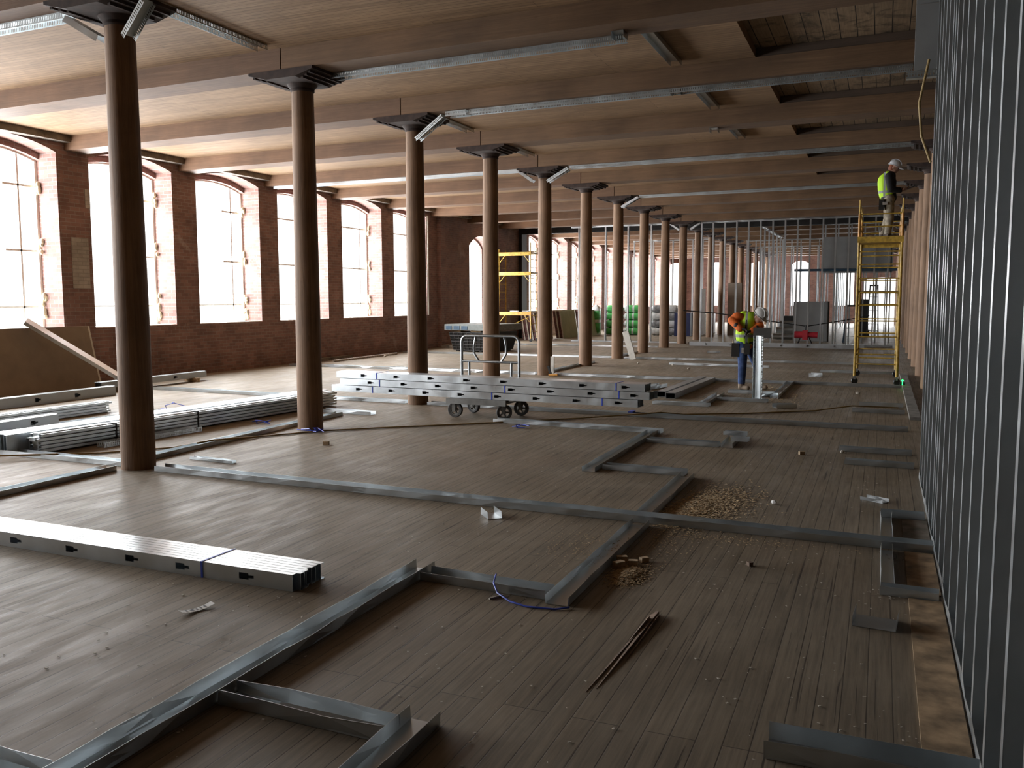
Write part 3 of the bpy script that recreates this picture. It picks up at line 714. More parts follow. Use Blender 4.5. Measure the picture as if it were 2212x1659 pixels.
ctrack((-6.50, 24.95), (0.60, 24.70), 'slotted ceiling track running right from the seventh column')
ctrack((-6.54, 24.95), (-7.04, 24.97), 'short bright track sloping down to the right of the seventh column', mat=M['steel'], z=4.68, z1=4.42)
for i, (ya, yb_, s) in enumerate(((10.02, 12.16, 'second and third'), (13.10, 15.18, 'third and fourth'), (16.12, 18.20, 'fourth and fifth'))):
    ctrack((-2.68, ya), (-2.68, yb_), 'dark track on the ceiling boards between the %s beams near the ceiling opening' % s, z=4.968, mat=M['steel'])
for i, (y, s) in enumerate(((9.72, 'second'), (12.62, 'third'), (15.72, 'fourth'))):
    mb = MB().box(-0.07, 0.07, -0.09, 0.09, -0.003, 0).box(-0.07, -0.067, -0.09, 0.09, -0.07, 0).box(0.067, 0.07, -0.09, 0.09, -0.07, 0)
    tag(mb.build('track_clip', M['steel'], None, False, (-2.78, y, 4.697)), 'small metal clip hanging under the %s ceiling beam' % s, 'metal clip')

# ================================================================== CROSS STUD WALL AND WHAT STANDS BEHIND IT
def ycross(x): return 34.55 - 0.036*(x+7.2)
meF = vstud_mesh('metal_stud', 4.66, 0.13, 0.052, M['stud'], 0.003, 'Y')
xs = [-11.6, -10.45, -9.5, -8.55] + [-6.55+0.445*i for i in range(16)]
for i, x in enumerate(xs):
    o = link('metal_stud', meF, None, (x, ycross(x), 0.004))
    tag(o, 'upright stud of the cross stud wall by the tenth column, %s counting from the left' % ORD[i+1], 'metal stud', 'studs of the cross stud wall')
for a, b, s in ((-11.9, -7.42, 'left of'), (-6.98, 0.40, 'right of')):
    L = b-a; rz = SKEW
    o = tag(link('floor_track', track_mesh('floor_track', L, 0.15, 0.05, 31, M['dullsteel']), None, (a, ycross(a)+0.06, 0.001), (0, 0, rz)), 'bottom track of the cross stud wall %s the tenth column' % s, 'metal track')
    a2, b2 = (a, -7.75) if a < -8 else (-6.55, b)
    o = link('ceiling_track', track_mesh('ceiling_track', b2-a2, 0.15, 0.06, 33, M['steel']), None, (a2, ycross(a2)+0.06, 4.715), (math.pi, 0, rz))
    tag(o, 'bright top track of the cross stud wall %s the tenth column' % s, 'metal track')
ctrack((-7.74, ycross(-7.74)), (-7.40, ycross(-7.4)), 'sloping track at the left of the tenth column top', mat=M['steel'], z=4.69, z1=4.46, w=0.13)
ctrack((-6.60, ycross(-6.6)), (-6.98, ycross(-7.0)), 'sloping bright track at the right of the tenth column top', mat=M['steel'], z=4.69, z1=4.46, w=0.13)
# lengths of stud lying on the boards in front of it
for i in range(4):
    L = 6.1; o = link('metal_stud', stud_mesh('metal_stud', L, 0.15, 0.06, [0.6+0.9*j for j in range(6)] if i == 0 else (), M['dullsteel']), None, (-6.6, 32.9+0.075*i, 0.003), (0, 0, -0.05))
    tag(o, 'long metal stud lying on edge in front of the cross stud wall, %s of four' % ('nearest', 'second', 'third', 'farthest')[i], 'metal stud', 'studs lying before the cross stud wall')
# further partitions
def wallrow(p0, p1, n, label, axis):
    for i in range(n):
        q = i/(n-1); x = p0[0]+(p1[0]-p0[0])*q; y = p0[1]+(p1[1]-p0[1])*q
        o = link('metal_stud', meF if axis == 'Y' else me, None, (x, y, 0.004))
        tag(o, label, 'metal stud', label[:60])
    o = link('ceiling_track', track_mesh('ceiling_track', math.dist(p0, p1)+0.1, 0.15, 0.06, 35, M['steel']), None, (p0[0], p0[1], 4.715), (math.pi, 0, math.atan2(p1[1]-p0[1], p1[0]-p0[0])))
    tag(o, 'top track over ' + label.split(' of ')[1].split(' behind')[0].split(' near')[0], 'metal track')
wallrow((-11.9, 44.6), (-7.85, 44.45), 9, 'distant upright stud of the stud wall behind the green bags', 'Y')
wallrow((-6.5, 46.6), (0.1, 46.3), 16, 'distant upright stud of the second cross stud wall', 'Y')
wallrow((-4.6, 38.0), (-4.6, 45.5), 6, 'distant upright stud of the corridor stud wall behind the bending worker', 'Y')
wallrow((-2.3, 47.4), (-2.3, 60.0), 6, 'distant upright stud of the long stud wall near the end windows', 'Y')
wallrow((-6.5, 52.6), (-3.0, 52.5), 9, 'distant upright stud of the farthest cross stud wall', 'Y')
wallrow((-2.2, 37.56), (0.25, 37.5), 6, 'upright stud of the short stud wall carrying the high grey sheet', 'Y')
# grey boards on and behind the framing
tag(MB().box(-2.25, 0.35, 37.5, 37.53, 2.75, 4.18).build('drywall_sheet', M['gyp_grey']), 'large grey drywall sheet hung high behind the scaffold', 'drywall sheet')
for i in range(3):
    o = MB().box(-3.35+0.03*i, -2.02+0.03*i, 37.95+0.04*i, 37.965+0.04*i, 0.0, 1.62).build('drywall_sheet', M['gyp_grey'])
    tag(o, ('front', 'middle', 'rear')[i] + ' one of three grey drywall sheets standing behind the red machine', 'drywall sheet', 'grey sheets behind the red machine')
tag(MB().tube([(-3.3, 37.3, 2.88), (0.5, 37.2, 2.85)], 0.05, 8).build('conduit', M['bluegrey'], None, True), 'long horizontal conduit below the high grey drywall sheet', 'conduit')
o = tag(MB().tube([(-7.1, 34.1, 1.30), (-5.8, 34.5, 1.18), (-3.6, 34.5, 0.86), (-2.55, 34.5, 0.72), (-1.4, 34.5, 0.92), (-0.4, 34.4, 1.12)], 0.022, 6).build('rope', M['darksteel'], None, True), 'dark rope strung along the cross stud wall above the red machine', 'rope')
# red pipe machine on its stand
t = thing('pipe_machine', 'red pipe-threading machine on a low black stand before the cross stud wall', 'machine', (-2.5, 33.55, 0))
MB().tube([(-0.40, 0, 0.44), (-0.10, 0, 0.44)], 0.125, 18).build('motor', M['red'], t, True)
MB().box(-0.12, 0.06, -0.13, 0.13, 0.26, 0.60).build('gearbox', M['red'], t)
MB().tube([(0.06, 0, 0.44), (0.12, 0, 0.44), (0.40, 0, 0.43)], [0.11, 0.10, 0.11], 18).build('chuck', M['red'], t, True)
MB().tube([(-0.02, 0, 0.58), (-0.02, 0, 0.80)], 0.022, 8).build('upright', M['darksteel'], t, True)
for x in (-0.2, 0.12):
    for s in (-1, 1): MB().tube([(x, 0, 0.32), (x+0.12*(1 if x > 0 else -1), 0.22*s, 0.0)], 0.02, 6).build('leg', M['darksteel'], t, True)
# step ladders
def ladder(loc, rz, h, label, mat):
    t = thing('step_ladder', label, 'ladder', loc, rz)
    for s in (-1, 1):
        MB().bar((s*0.24, 0, 0.0), (s*0.16, 0.32, h), 0.05, 0.03).build('front_rail', mat, t); MB().bar((s*0.24, 0.85, 0.0), (s*0.16, 0.40, h*0.97), 0.04, 0.025).build('rear_rail', mat, t)
    n = int(h/0.30)
    for i in range(1, n):
        q = i*0.30/h; MB().box(-0.24+0.08*q, 0.24-0.08*q, 0.32*q-0.03, 0.32*q+0.05, i*0.30-0.012, i*0.30+0.012).build('step', M['greysteel'], t)
    MB().box(-0.19, 0.19, 0.25, 0.47, h-0.02, h+0.05).build('top_cap', M['black'], t)
ladder((-1.05, 36.3, 0), 0.1, 1.45, 'short blue step ladder right of the grey drywall sheets', M['bluegrey'])
ladder((-0.35, 42.5, 0), 0.0, 2.3, 'tall dark step ladder against the bright end opening behind the scaffold', M['darksteel'])
tag(MB().box(-1.0, -0.55, 43.5, 43.9, 0.3, 1.7).box(-1.05, -0.5, 43.45, 43.95, 0, 0.3).build('cabinet', M['darksteel']), 'dark narrow cabinet left of the tall ladder behind the scaffold', 'cabinet')
tag(MB().box(-3.9, -2.9, 39.6, 40.2, 0, 1.0).build('crate', M['darksteel']), 'dark crate behind the bending worker and the cross stud wall', 'crate')
for i in range(3):
    mb = MB(); mb.tube([(-4.2+0.1*i, 38.4+0.25*i, 0.16+0.26*i), (-2.9, 38.6+0.25*i, 0.15+0.26*i)], 0.13, 12)
    tag(mb.build('duct', M['steel'], None, True), ('bottom', 'middle', 'top')[i] + ' round metal duct stacked behind the cross stud wall near the red machine', 'duct', 'ducts behind the cross stud wall')
tag(MB().box(-6.85, -6.2, 43.2, 43.24, 0.0, 2.5).build('drywall_sheet', M['gypsum']), 'tall brown drywall sheet on edge between distant columns', 'drywall sheet')
tag(MB().box(-8.95, -8.2, 41.0, 41.6, 0.0, 1.1).build('crate', plain('navy_crate', (0.01, 0.02, 0.09), 0.5)), 'navy crate behind the tenth column beside the grey bags', 'crate')
tag(MB().box(-8.2, -7.95, 42.2, 43.4, 0.0, 2.2).build('sheet_stack', M['white']), 'upright white sheets beyond the navy crate', 'sheet')
for i in range(6):
    tag(MB().box(-9.0, -7.9, 45.0, 46.0, 0.165*i, 0.16+0.165*i).build('cement_bag', M['whitebag']), 'white bags stacked on the far floor between the tenth and eleventh columns', 'bag', 'white bags on the far floor')

# --- insulation bags
def bag(loc, size, rz, mat, label, group, band=True, up=False):
    sx, sy, sz = size; r = random.Random(int(loc[0]*100)+int(loc[2]*1000)); mb = MB()
    n, mm = 16, 10
    vs = []; fs = []
    for i in range(mm+1):
        u = -1+2*i/mm; end = (1-abs(u)**6)**0.5 if abs(u) < 1 else 0.0
        end = max(end, 0.22)
        for j in range(n):
            a = 2*math.pi*j/n; c, s_ = math.cos(a), math.sin(a); q = (abs(c)**4+abs(s_)**4)**-0.25
            k = 1 + r.uniform(-0.05, 0.05)
            vs.append((u*sx/2, c*q*end*sy/2*k, s_*q*end*sz/2*k))
    for i in range(mm):
        for j in range(n):
            k = (j+1) % n; fs.append((i*n+j, i*n+k, (i+1)*n+k, (i+1)*n+j))
    fs += [tuple(range(n)), tuple(range(mm*n, mm*n+n))]
    mb.add(vs, fs)
    if band: mb.mi = [1 if (i//n) in (0, 1, 5) else 0 for i in range(len(fs))]
    o = mb.build('insulation_bag', [mat, M['whitebag']], None, True, loc, (0, math.pi/2 if up else 0, rz))
    return tag(o, label, 'insulation bag', group)
bag((-12.85, 41.3, 0.74), (1.45, 0.42, 0.42), 0, M['greenbag'], 'green and white insulation bag standing on end at the left of the green pile', 'green insulation bags', True, True)
for i in range(4):
    for j in range(2):
        bag((-12.05+0.97*j, 41.5+0.05*i, 0.19+0.36*i), (0.94, 0.50, 0.355), 0, M['greenbag'],
            'green insulation bag in the %s of the pile, %s layer' % (('left column', 'right column')[j], ('bottom', 'second', 'third', 'top')[i]), 'green insulation bags')
for i in range(4):
    for j in range(2):
        bag((-9.9+0.68*j, 41.6+0.06*i, 0.19+0.36*i), (0.66, 0.5, 0.355), 0.0, M['greybag'] if (i+j) % 2 else M['whitebag'],
            'grey-white insulation bag right of the green pile, %s in the %s stack' % (('bottom', 'second', 'third', 'top')[i], ('left', 'right')[j]), 'grey insulation bags', False)

# --- drywall stacks leaning by the window wall
def sheet_stack(x0, y0, n, L, label, mat_face, group):
    for i in range(n):
        t = thing('drywall_sheet', label, 'drywall sheet', (x0-0.062*i, y0+0.02*((i*7) % 3), 0), 0, group)
        t.rotation_euler = (0, math.radians(-9), 0)
        MB().box(-0.055, 0.0, 0.012, L, 0, 1.24).build('panel', mat_face, t)
        MB().box(-0.055, 0.0, 0.0, 0.012, 0, 1.24).build('edge', M['gyp_tape'] if i % 3 else M['gyp_edge'], t)
sheet_stack(-13.45, 34.9, 11, 1.9, 'drywall sheet in the leaning stack under the far yellow scaffold', M['gypsum'], 'nearest leaning drywall stack')
sheet_stack(-13.05, 37.1, 6, 2.0, 'green drywall sheet in the middle leaning stack, left of the sixth column', M['gyp_green'], 'middle leaning drywall stack')
sheet_stack(-12.75, 39.4, 9, 2.4, 'green drywall sheet in the farthest leaning stack beside the green bags', M['gyp_green'], 'farthest leaning drywall stack')

# --- far yellow scaffold with three platforms
t = thing('scaffold', 'tall yellow scaffold with plank platforms by the far doorway', 'scaffold', (-14.72, 33.7, 0))
for x in (0.0, 1.42):
    for y in (0.0, 0.72): MB().tube([(x, y, 0.12), (x, y, 4.05 if x > 1 else 3.8)], 0.024, 8).build('post', M['yellow'], t, True)
    for i in range(11): MB().tube([(x, 0, 0.4+0.33*i), (x, 0.72, 0.4+0.33*i)], 0.013, 6).build('rung', M['yellow'], t, True)
for z, mt in ((1.16, M['orangey']), (2.80, M['yellow']), (3.60, M['yellow'])):
    MB().box(-0.02, 1.44, -0.03, 0.75, z, z+0.06).box(-0.02, 1.44, -0.045, -0.02, z-0.07, z+0.07).build('platform', mt, t)
    for s, x in ((1, 0.05), (-1, 1.37)): MB().tube([(x, -0.02, z-0.34), (x+s*0.26, -0.02, z-0.03)], 0.013, 6).build('brace', M['yellow'], t, True)
MB().tube([(0, 0.36, 0.5), (1.42, 0.36, 1.1)], 0.012, 6).build('diagonal_brace', M['yellow'], t, True)
for x in (0, 1.42):
    for y in (0, 0.72): MB().lathe([(0.02, -0.03), (0.06, -0.03), (0.06, 0.03), (0.02, 0.03)], 14).build('wheel', M['black'], t, True, (x, y, 0.06), (math.pi/2, 0, 0))
for i, (x, dx) in enumerate(((-14.3, 0.35), (-13.75, 0.28))):
    tag(MB().box(x, x+dx, 33.85, 34.0, 1.225, 1.275).build('metal_scrap', M['steel']), ('left' if i == 0 else 'right') + ' metal scrap on the low platform of the far yellow scaffold', 'metal scrap')

# --- black tote
t = thing('tote', 'black lattice-sided plastic tote under a grey slab beyond the fourth column', 'tote', (-12.55, 27.4, 0), math.radians(-14))
mb = MB(); w0, w1, d0, d1, h = 0.66, 0.78, 0.80, 0.90, 0.66
mb.add([(-w0,-d0,0.04),(w0,-d0,0.04),(w0,d0,0.04),(-w0,d0,0.04),(-w1,-d1,h),(w1,-d1,h),(w1,d1,h),(-w1,d1,h)], [(0,3,2,1),(4,5,6,7),(0,1,5,4),(1,2,6,5),(2,3,7,6),(3,0,4,7)])
mb.build('body', M['black'], t)
mb = MB()
for i in range(9):
    q = i/8; mb.bar((-w0+2*w0*q, -d0-0.015, 0.05), (-w1+2*w1*q, -d1-0.015, h), 0.016, 0.02)
for i in range(7):
    q = i/6; z = 0.05+(h-0.07)*q; w = w0+(w1-w0)*q; mb.box(-w, w, -d0-0.025-(d1-d0)*q, -d0-(d1-d0)*q, z-0.008, z+0.008)
mb.build('lattice', M['rubber'], t)
for x in (-0.5, 0.5): MB().box(x-0.06, x+0.06, -0.8, 0.8, 0, 0.05).build('runner', M['black'], t)
o = MB().box(-0.92, 0.90, -0.98, 0.98, 0.72, 0.92).build('lid_slab', M['greyplastic'])
o.location = (-12.55, 27.4, 0); o.rotation_euler = (0, 0, math.radians(-14)); tag(o, 'grey slab lid resting on the black tote', 'lid')
mb = MB()
for x in (-0.72, -0.38, -0.04): mb.box(x-0.13, x+0.13, -0.99, -0.975, 0.745, 0.865)
mb.build('recess', M['bluegrey'], o)
for i, (x, y) in enumerate(((-0.55, -0.7), (0.35, -0.75))):
    q = MB().box(x-0.22, x+0.22, y-0.12, y+0.12, 0.662, 0.718).build('timber_block', M['wood']); q.location = (-12.55, 27.4, 0); q.rotation_euler = (0, 0, math.radians(-14))
    tag(q, ('left' if i == 0 else 'right') + ' pale timber spacer between the black tote and its grey slab', 'wood block')

# --- rolling scaffold with the worker on it
SX, SY = -0.47, 19.35
t = thing('scaffold', 'narrow yellow rolling scaffold with a worker standing on it', 'scaffold', (SX, SY, 0))
SW, SD = 0.80, 2.05
for yi, y in enumerate((0.0, SD)):
    for x in (0.0, SW):
        MB().tube([(x, y, 0.16), (x, y, 1.93)], 0.030, 10).build('lower_post', M['yellow'], t, True)
        MB().tube([(x, y, 1.93), (x, y, 2.98)], 0.026, 10).build('upper_post', M['yellow'], t, True)
        MB().tube([(x, y, 2.98), (x, y, 3.45)], 0.028, 10).build('guard_post', M['orangey'], t, True)
        MB().tube([(x, y, 3.45), (x, y, 3.74)], 0.018, 8).build('guard_pin', M['yellow'], t, True)
    for z in (0.42, 0.62, 0.98, 1.30, 1.62, 1.88, 2.16, 2.44, 2.70): MB().tube([(0, y, z), (SW, y, z)], 0.014, 8).build('rung', M['yellow'], t, True)
    for z in (3.20, 3.45): MB().tube([(0, y, z), (SW, y, z)], 0.013, 8).build('guard_rail', M['yellow'], t, True)
for x in (0.0, SW):
    for z in (0.62, 1.90): MB().tube([(x, 0, z), (x, SD, z)], 0.016, 8).build('side_rail', M['yellow'], t, True)
    for z in (3.22, 3.50, 3.66): MB().tube([(x, 0, z), (x, SD, z)], 0.014, 8).build('guard_rail', M['yellow'], t, True)
MB().box(-0.02, SW+0.02, 0.0, SD, 2.955, 2.985).box(-0.03, SW+0.03, -0.03, -0.005, 2.88, 3.0).box(-0.03, SW+0.03, SD+0.005, SD+0.03, 2.88, 3.0).build('platform', M['yellow'], t)
MB().box(0.02, SW-0.02, 0.0, SD, 1.88, 1.91).build('lower_platform', M['oldply'], t)
wheel2 = MB().lathe([(0.02, -0.02), (0.062, -0.022), (0.068, -0.012), (0.068, 0.012), (0.062, 0.022), (0.02, 0.02)], 18).mesh('wheel', M['black'], True)
for x in (0, SW):
    for y in (0, SD): link('wheel', wheel2, t, (x, y, 0.069), (math.pi/2, 0, 0.4)); MB().box(x-0.02, x+0.02, y-0.035, y+0.035, 0.10, 0.17).build('fork', M['hub'], t)
for i, (x, dx) in enumerate(((0.18, 0.05), (0.30, 0.06), (0.44, 0.09))):
    tag(MB().box(SX+x, SX+x+dx, SY+0.12, SY+0.24, 2.988, 3.03+0.01*i).build('fastener_box', (M['wood'], M['hub'], M['whitewash'])[i]),
        ('tan', 'grey', 'pale')[i] + ' small box on the scaffold platform by the worker', 'box')

# --- person builder: closed capsules and ellipsoids fused into one skin
def cap(mb, p0, r0, p1, r1, n=12):
    p0, p1 = Vector(p0), Vector(p1); d = p1-p0; L = max(d.length, 1e-6); d.normalize(); pts = []; rs_ = []
    for i in range(5):
        a = -math.pi/2 + (math.pi/2)*i/4; pts.append(p0 + d*(r0*math.sin(a))); rs_.append(max(0.0008, r0*math.cos(a)))
    for i in range(5):
        a = (math.pi/2)*i/4; pts.append(p1 + d*(r1*math.sin(a))); rs_.append(max(0.0008, r1*math.cos(a)))
    mb.tube(pts, rs_, n)
def chain(mb, pts):
    for (p, r), (q, s) in zip(pts, pts[1:]): cap(mb, p, r, q, s)
def fuse(mb, name, mat, parent, voxel=0.014, smooth=3):
    o = mb.build(name, mat, parent)
    md = o.modifiers.new('fuse', 'REMESH'); md.mode = 'VOXEL'; md.voxel_size = voxel; md.use_smooth_shade = True
    s = o.modifiers.new('soft', 'SMOOTH'); s.iterations = smooth; s.factor = 0.5
    dg = bpy.context.evaluated_depsgraph_get(); me2 = bpy.data.meshes.new_from_object(o.evaluated_get(dg)); me2.name = name
    o.modifiers.clear(); o.data = me2
    if not me2.materials: me2.materials.append(mat)
    me2.polygons.foreach_set('use_smooth', [True]*len(me2.polygons)); return o
def ellip(mb, c, r, rot=None, n=16, m_=10):
    b = len(mb.v); mb.ball((0, 0, 0), r, n, m_)
    Q = rot or Matrix.Identity(3)
    for i in range(b, len(mb.v)): mb.v[i] = tuple(Vector(c) + Q @ Vector(mb.v[i]))
def hand(mb, wrist, direc, palm_n, s=1.0, curl=0.6, thumb=1):
    """palm with five unequal bent fingers; direc: along the fingers, palm_n: the way they curl"""
    w = Vector(wrist); d = Vector(direc).normalized(); n = Vector(palm_n); n = (n-d*n.dot(d)).normalized(); sd = d.cross(n)
    for k in (-1.5, -0.5, 0.5, 1.5): cap(mb, w+sd*(k*0.012*s), 0.016*s, w+d*(0.085*s)+sd*(k*0.020*s), 0.013*s, 8)
    for k, L in ((-1.5, 0.062), (-0.5, 0.076), (0.5, 0.083), (1.5, 0.074)):
        p = w+d*(0.088*s)+sd*(k*0.021*s); a = curl*0.45
        for seg, q in ((0.45, 0.0105), (0.32, 0.0095), (0.23, 0.0085)):
            e = p + (d*math.cos(a)+n*math.sin(a))*(L*seg*s); cap(mb, p, q*s, e, q*s*0.93, 8); p = e; a += curl
    p = w+d*(0.028*s)+sd*(thumb*0.030*s); a = p+(d*0.55+sd*thumb*0.75+n*0.35).normalized()*(0.042*s); b = a+(d*0.85+sd*thumb*0.2+n*0.55).normalized()*(0.032*s)
    cap(mb, p, 0.014*s, a, 0.012*s, 8); cap(mb, a, 0.0115*s, b, 0.010*s, 8)
def head(mb, c, f, upv, s=1.0):
    """skull, jaw, nose, ears; f: the way the face looks"""
    f = Vector(f).normalized(); u = Vector(upv); u = (u-f*u.dot(f)).normalized(); r = f.cross(u); Q = Matrix((f, r, u)).transposed(); c = Vector(c)
    P = lambda a, b, d_: c + Q @ Vector((a*s, b*s, d_*s))
    ellip(mb, P(0, 0, 0.02), (0.098*s, 0.077*s, 0.108*s), Q); ellip(mb, P(0.035, 0, -0.055), (0.062*s, 0.056*s, 0.062*s), Q)
    cap(mb, P(0.090, 0, 0.015), 0.011*s, P(0.108, 0, -0.022), 0.015*s, 8)
    for k in (-1, 1): ellip(mb, P(-0.005, k*0.078, -0.005), (0.022*s, 0.012*s, 0.032*s), Q, 8, 6); ellip(mb, P(0.075, k*0.030, -0.005), (0.022*s, 0.018*s, 0.012*s), Q, 8, 6)
    ellip(mb, P(0.080, 0, -0.052), (0.014*s, 0.026*s, 0.008*s), Q, 8, 6)
    return P, Q
def face_parts(P, Q, parent, s=1.0):
    for k in (-1, 1):
        mb = MB(); ellip(mb, P(0.090, k*0.030, 0.012), (0.010*s, 0.014*s, 0.009*s), Q, 10, 6); mb.build('eye', M['ink'], parent, True)
    mb = MB(); ellip(mb, P(0.091, 0, -0.052), (0.006*s, 0.024*s, 0.005*s), Q, 10, 6); mb.build('mouth', M['lips'], parent, True)
def hard_hat(parent, P, Q, mat, s=1.0):
    mb = MB(); pr = []
    for i in range(9):
        a = math.pi/2*i/8; pr.append((math.cos(a), math.sin(a)))
    n = 24; vs = []; fs = []
    for i, (c_, z_) in enumerate(pr):
        for j in range(n):
            t_ = 2*math.pi*j/n; vs.append(P(0.145*c_*math.cos(t_)*0.95, 0.115*c_*math.sin(t_), 0.045+0.135*z_))
    for i in range(len(pr)-1):
        for j in range(n):
            k = (j+1) % n; fs.append((i*n+j, i*n+k, (i+1)*n+k, (i+1)*n+j))
    fs.append(tuple(range(n))); mb.add(vs, fs)
    for k in (-1, 0, 1):
        pts = [P(0.145*math.cos(a)*0.93, k*0.05, 0.045+0.140*math.sin(a)) for a in [math.pi*(0.12+0.76*i/8) for i in range(9)]]; mb.tube(pts, 0.008*s, 6)
    h = mb.build('hard_hat', mat, parent, True)
    mb = MB(); vs = []; fs = []
    for i, (q, dz) in enumerate(((0.93, 0.052), (1.12, 0.040), (1.12, 0.034), (0.93, 0.044))):
        for j in range(n):
            t_ = 2*math.pi*j/n; ex = 1 + (0.28*max(0, math.cos(t_))**1.5 if i in (1, 2) else 0); vs.append(P(0.145*q*ex*math.cos(t_)*0.95, 0.115*q*math.sin(t_), dz))
    for i in range(4):
        for j in range(n):
            k = (j+1) % n; i2 = (i+1) % 4; fs.append((i*n+j, i*n+k, i2*n+k, i2*n+j))
    mb.add(vs, fs); mb.build('brim', mat, h, True)
M['skin'] = plain('skin', (0.42, 0.23, 0.16), 0.5, 0, 0.06)
M['lips'] = plain('lips', (0.30, 0.11, 0.09), 0.5)
M['hair'] = plain('dark_hair', (0.03, 0.022, 0.018), 0.7)
M['redhair'] = plain('reddish_hair', (0.22, 0.065, 0.03), 0.7)
M['hatwhite'] = plain('white_hat_shell', (0.72, 0.74, 0.78), 0.35, 0, 0.03)
M['hatgrey'] = plain('grey_hat_shell', (0.58, 0.58, 0.57), 0.4, 0, 0.04)
M['orange'] = plain('orange_cotton', (0.72, 0.15, 0.02), 0.8, 0, 0.12)
M['blackcloth'] = plain('black_cotton', (0.012, 0.012, 0.013), 0.85)
M['glove'] = plain('black_glove', (0.02, 0.02, 0.022), 0.7)
M['boot'] = plain('tan_boot', (0.26, 0.20, 0.145), 0.8, 0, 0.2)
M['brownboot'] = plain('brown_boot', (0.085, 0.06, 0.042), 0.8)
M['belt'] = plain('black_leather', (0.02, 0.018, 0.017), 0.55)
M['khaki'] = plain('khaki_cotton', (0.38, 0.33, 0.25), 0.85, 0, 0.25, 14)
M['darkkhaki'] = plain('dark_khaki', (0.075, 0.060, 0.045), 0.85)
def denim():
    t = NT('blue_denim'); v = t.coord(); n = t.noise(v, 9, 5, 0.6)
    t.col(t.ramp(n, [(0.3, (0.025, 0.05, 0.14)), (0.6, (0.06, 0.11, 0.27)), (0.78, (0.20, 0.27, 0.42))])); t.set(rough=0.9); return t.m
M['denim'] = denim()
def vest_mat(name, bands, vert):
    """lime hi-vis cloth with sewn-on grey reflective bands: heights z0..z1 and two vertical strips"""
    t = NT(name); x, y, z = t.xyz(t.coord())
    f = None
    for a, b in bands:
        g = t.math('MULTIPLY', t.math('GREATER_THAN', z, a), t.math('LESS_THAN', z, b)); f = g if f is None else t.math('MAXIMUM', f, g)
    for (ax, a, b) in vert:
        q = (x, y, z)[ax]; g = t.math('MULTIPLY', t.math('GREATER_THAN', q, a), t.math('LESS_THAN', q, b)); f = t.math('MAXIMUM', f, g)
    t.col(t.mix(f, (0.52, 0.86, 0.03), (0.30, 0.33, 0.31))); t.set(rough=0.75); return t.m

# ---- worker on the floor, hunched over his work
t = thing('person', 'hunched person in orange hoodie, lime vest and grey hard hat working beside the upright channel', 'person', (-2.42, 17.42, 0))
hc = Vector((0.27, -0.16, 1.42)); hf = (0.62, -0.42, -0.66); hu = (0.55, -0.2, 0.75)
mb = MB()
legL = [((-0.03, -0.09, 0.86), 0.088), ((-0.02, -0.13, 0.48), 0.062), ((-0.035, -0.08, 0.10), 0.045)]
legR = [((0.07, 0.06, 0.86), 0.088), ((0.22, 0.08, 0.50), 0.062), ((0.27, 0.16, 0.10), 0.045)]
torso = [((0.01, -0.02, 0.90), 0.135), ((0.0, -0.02, 1.06), 0.135), ((0.02, -0.05, 1.24), 0.150), ((0.06, -0.08, 1.36), 0.125)]
armA = [((-0.12, -0.10, 1.39), 0.072), ((-0.22, -0.20, 1.345), 0.054), ((-0.05, -0.33, 1.19), 0.036)]
armB = [((0.20, 0.02, 1.34), 0.068), ((0.30, -0.16, 1.24), 0.050), ((0.18, -0.30, 1.16), 0.036)]
for ch in (legL, legR, torso, armA, armB): chain(mb, ch)
cap(mb, (-0.12, -0.10, 1.38), 0.075, (0.20, 0.02, 1.34), 0.07); chain(mb, [((0.10, -0.10, 1.38), 0.06), ((0.22, -0.14, 1.41), 0.055)])
P_, Q_ = head(mb, hc, hf, hu)
for (a, b) in ((legL, (-0.035, -0.08)), (legR, (0.27, 0.16))): cap(mb, (b[0], b[1], 0.05), 0.04, (b[0]+0.12, b[1]-0.07, 0.035), 0.03)
hand(mb, (-0.05, -0.33, 1.19), (0.9, -0.1, -0.1), (0, -0.2, -1), 1.0, 0.7, 1); hand(mb, (0.18, -0.30, 1.16), (-0.8, -0.3, -0.3), (0, -0.2, -1), 1.0, 0.7, -1)
body = fuse(mb, 'body', M['skin'], t, 0.011, 2)
face_parts(P_, Q_, t)
mb = MB(); ellip(mb, P_(-0.03, 0, 0.02), (0.085, 0.084, 0.085), Q_); mb.build('hair', M['hair'], t, True)
mb = MB(); chain(mb, [(p, r+0.020) for p, r in torso]); chain(mb, [(p, r+0.030) for p, r in armA]); chain(mb, [(p, r+0.026) for p, r in armB])
cap(mb, (-0.14, -0.10, 1.40), 0.10, (0.20, 0.02, 1.36), 0.09); ellip(mb, (0.02, 0.0, 1.44), (0.15, 0.11, 0.075)); ellip(mb, (-0.12, -0.16, 1.42), (0.12, 0.10, 0.08))
fuse(mb, 'hoodie', M['orange'], t, 0.014, 3)
mb = MB(); chain(mb, [((0.01, -0.03, 0.97), 0.172), ((0.0, -0.03, 1.08), 0.180), ((0.03, -0.06, 1.24), 0.186), ((0.08, -0.10, 1.37), 0.14)]); cap(mb, (-0.02, -0.08, 1.44), 0.09, (0.16, -0.02, 1.42), 0.09)
fuse(mb, 'vest', vest_mat('lime_vest_hunched', [(1.02, 1.075)], [(0, 0.03, 0.075)]), t, 0.014, 3)
MB().bar((0.06, -0.265, 1.36), (0.02, -0.225, 1.0), 0.016, 0.008, (0, -1, 0)).build('zip', M['blackcloth'], t)
for ch, nm in ((legL, 'l'), (legR, 'r')):
    pass
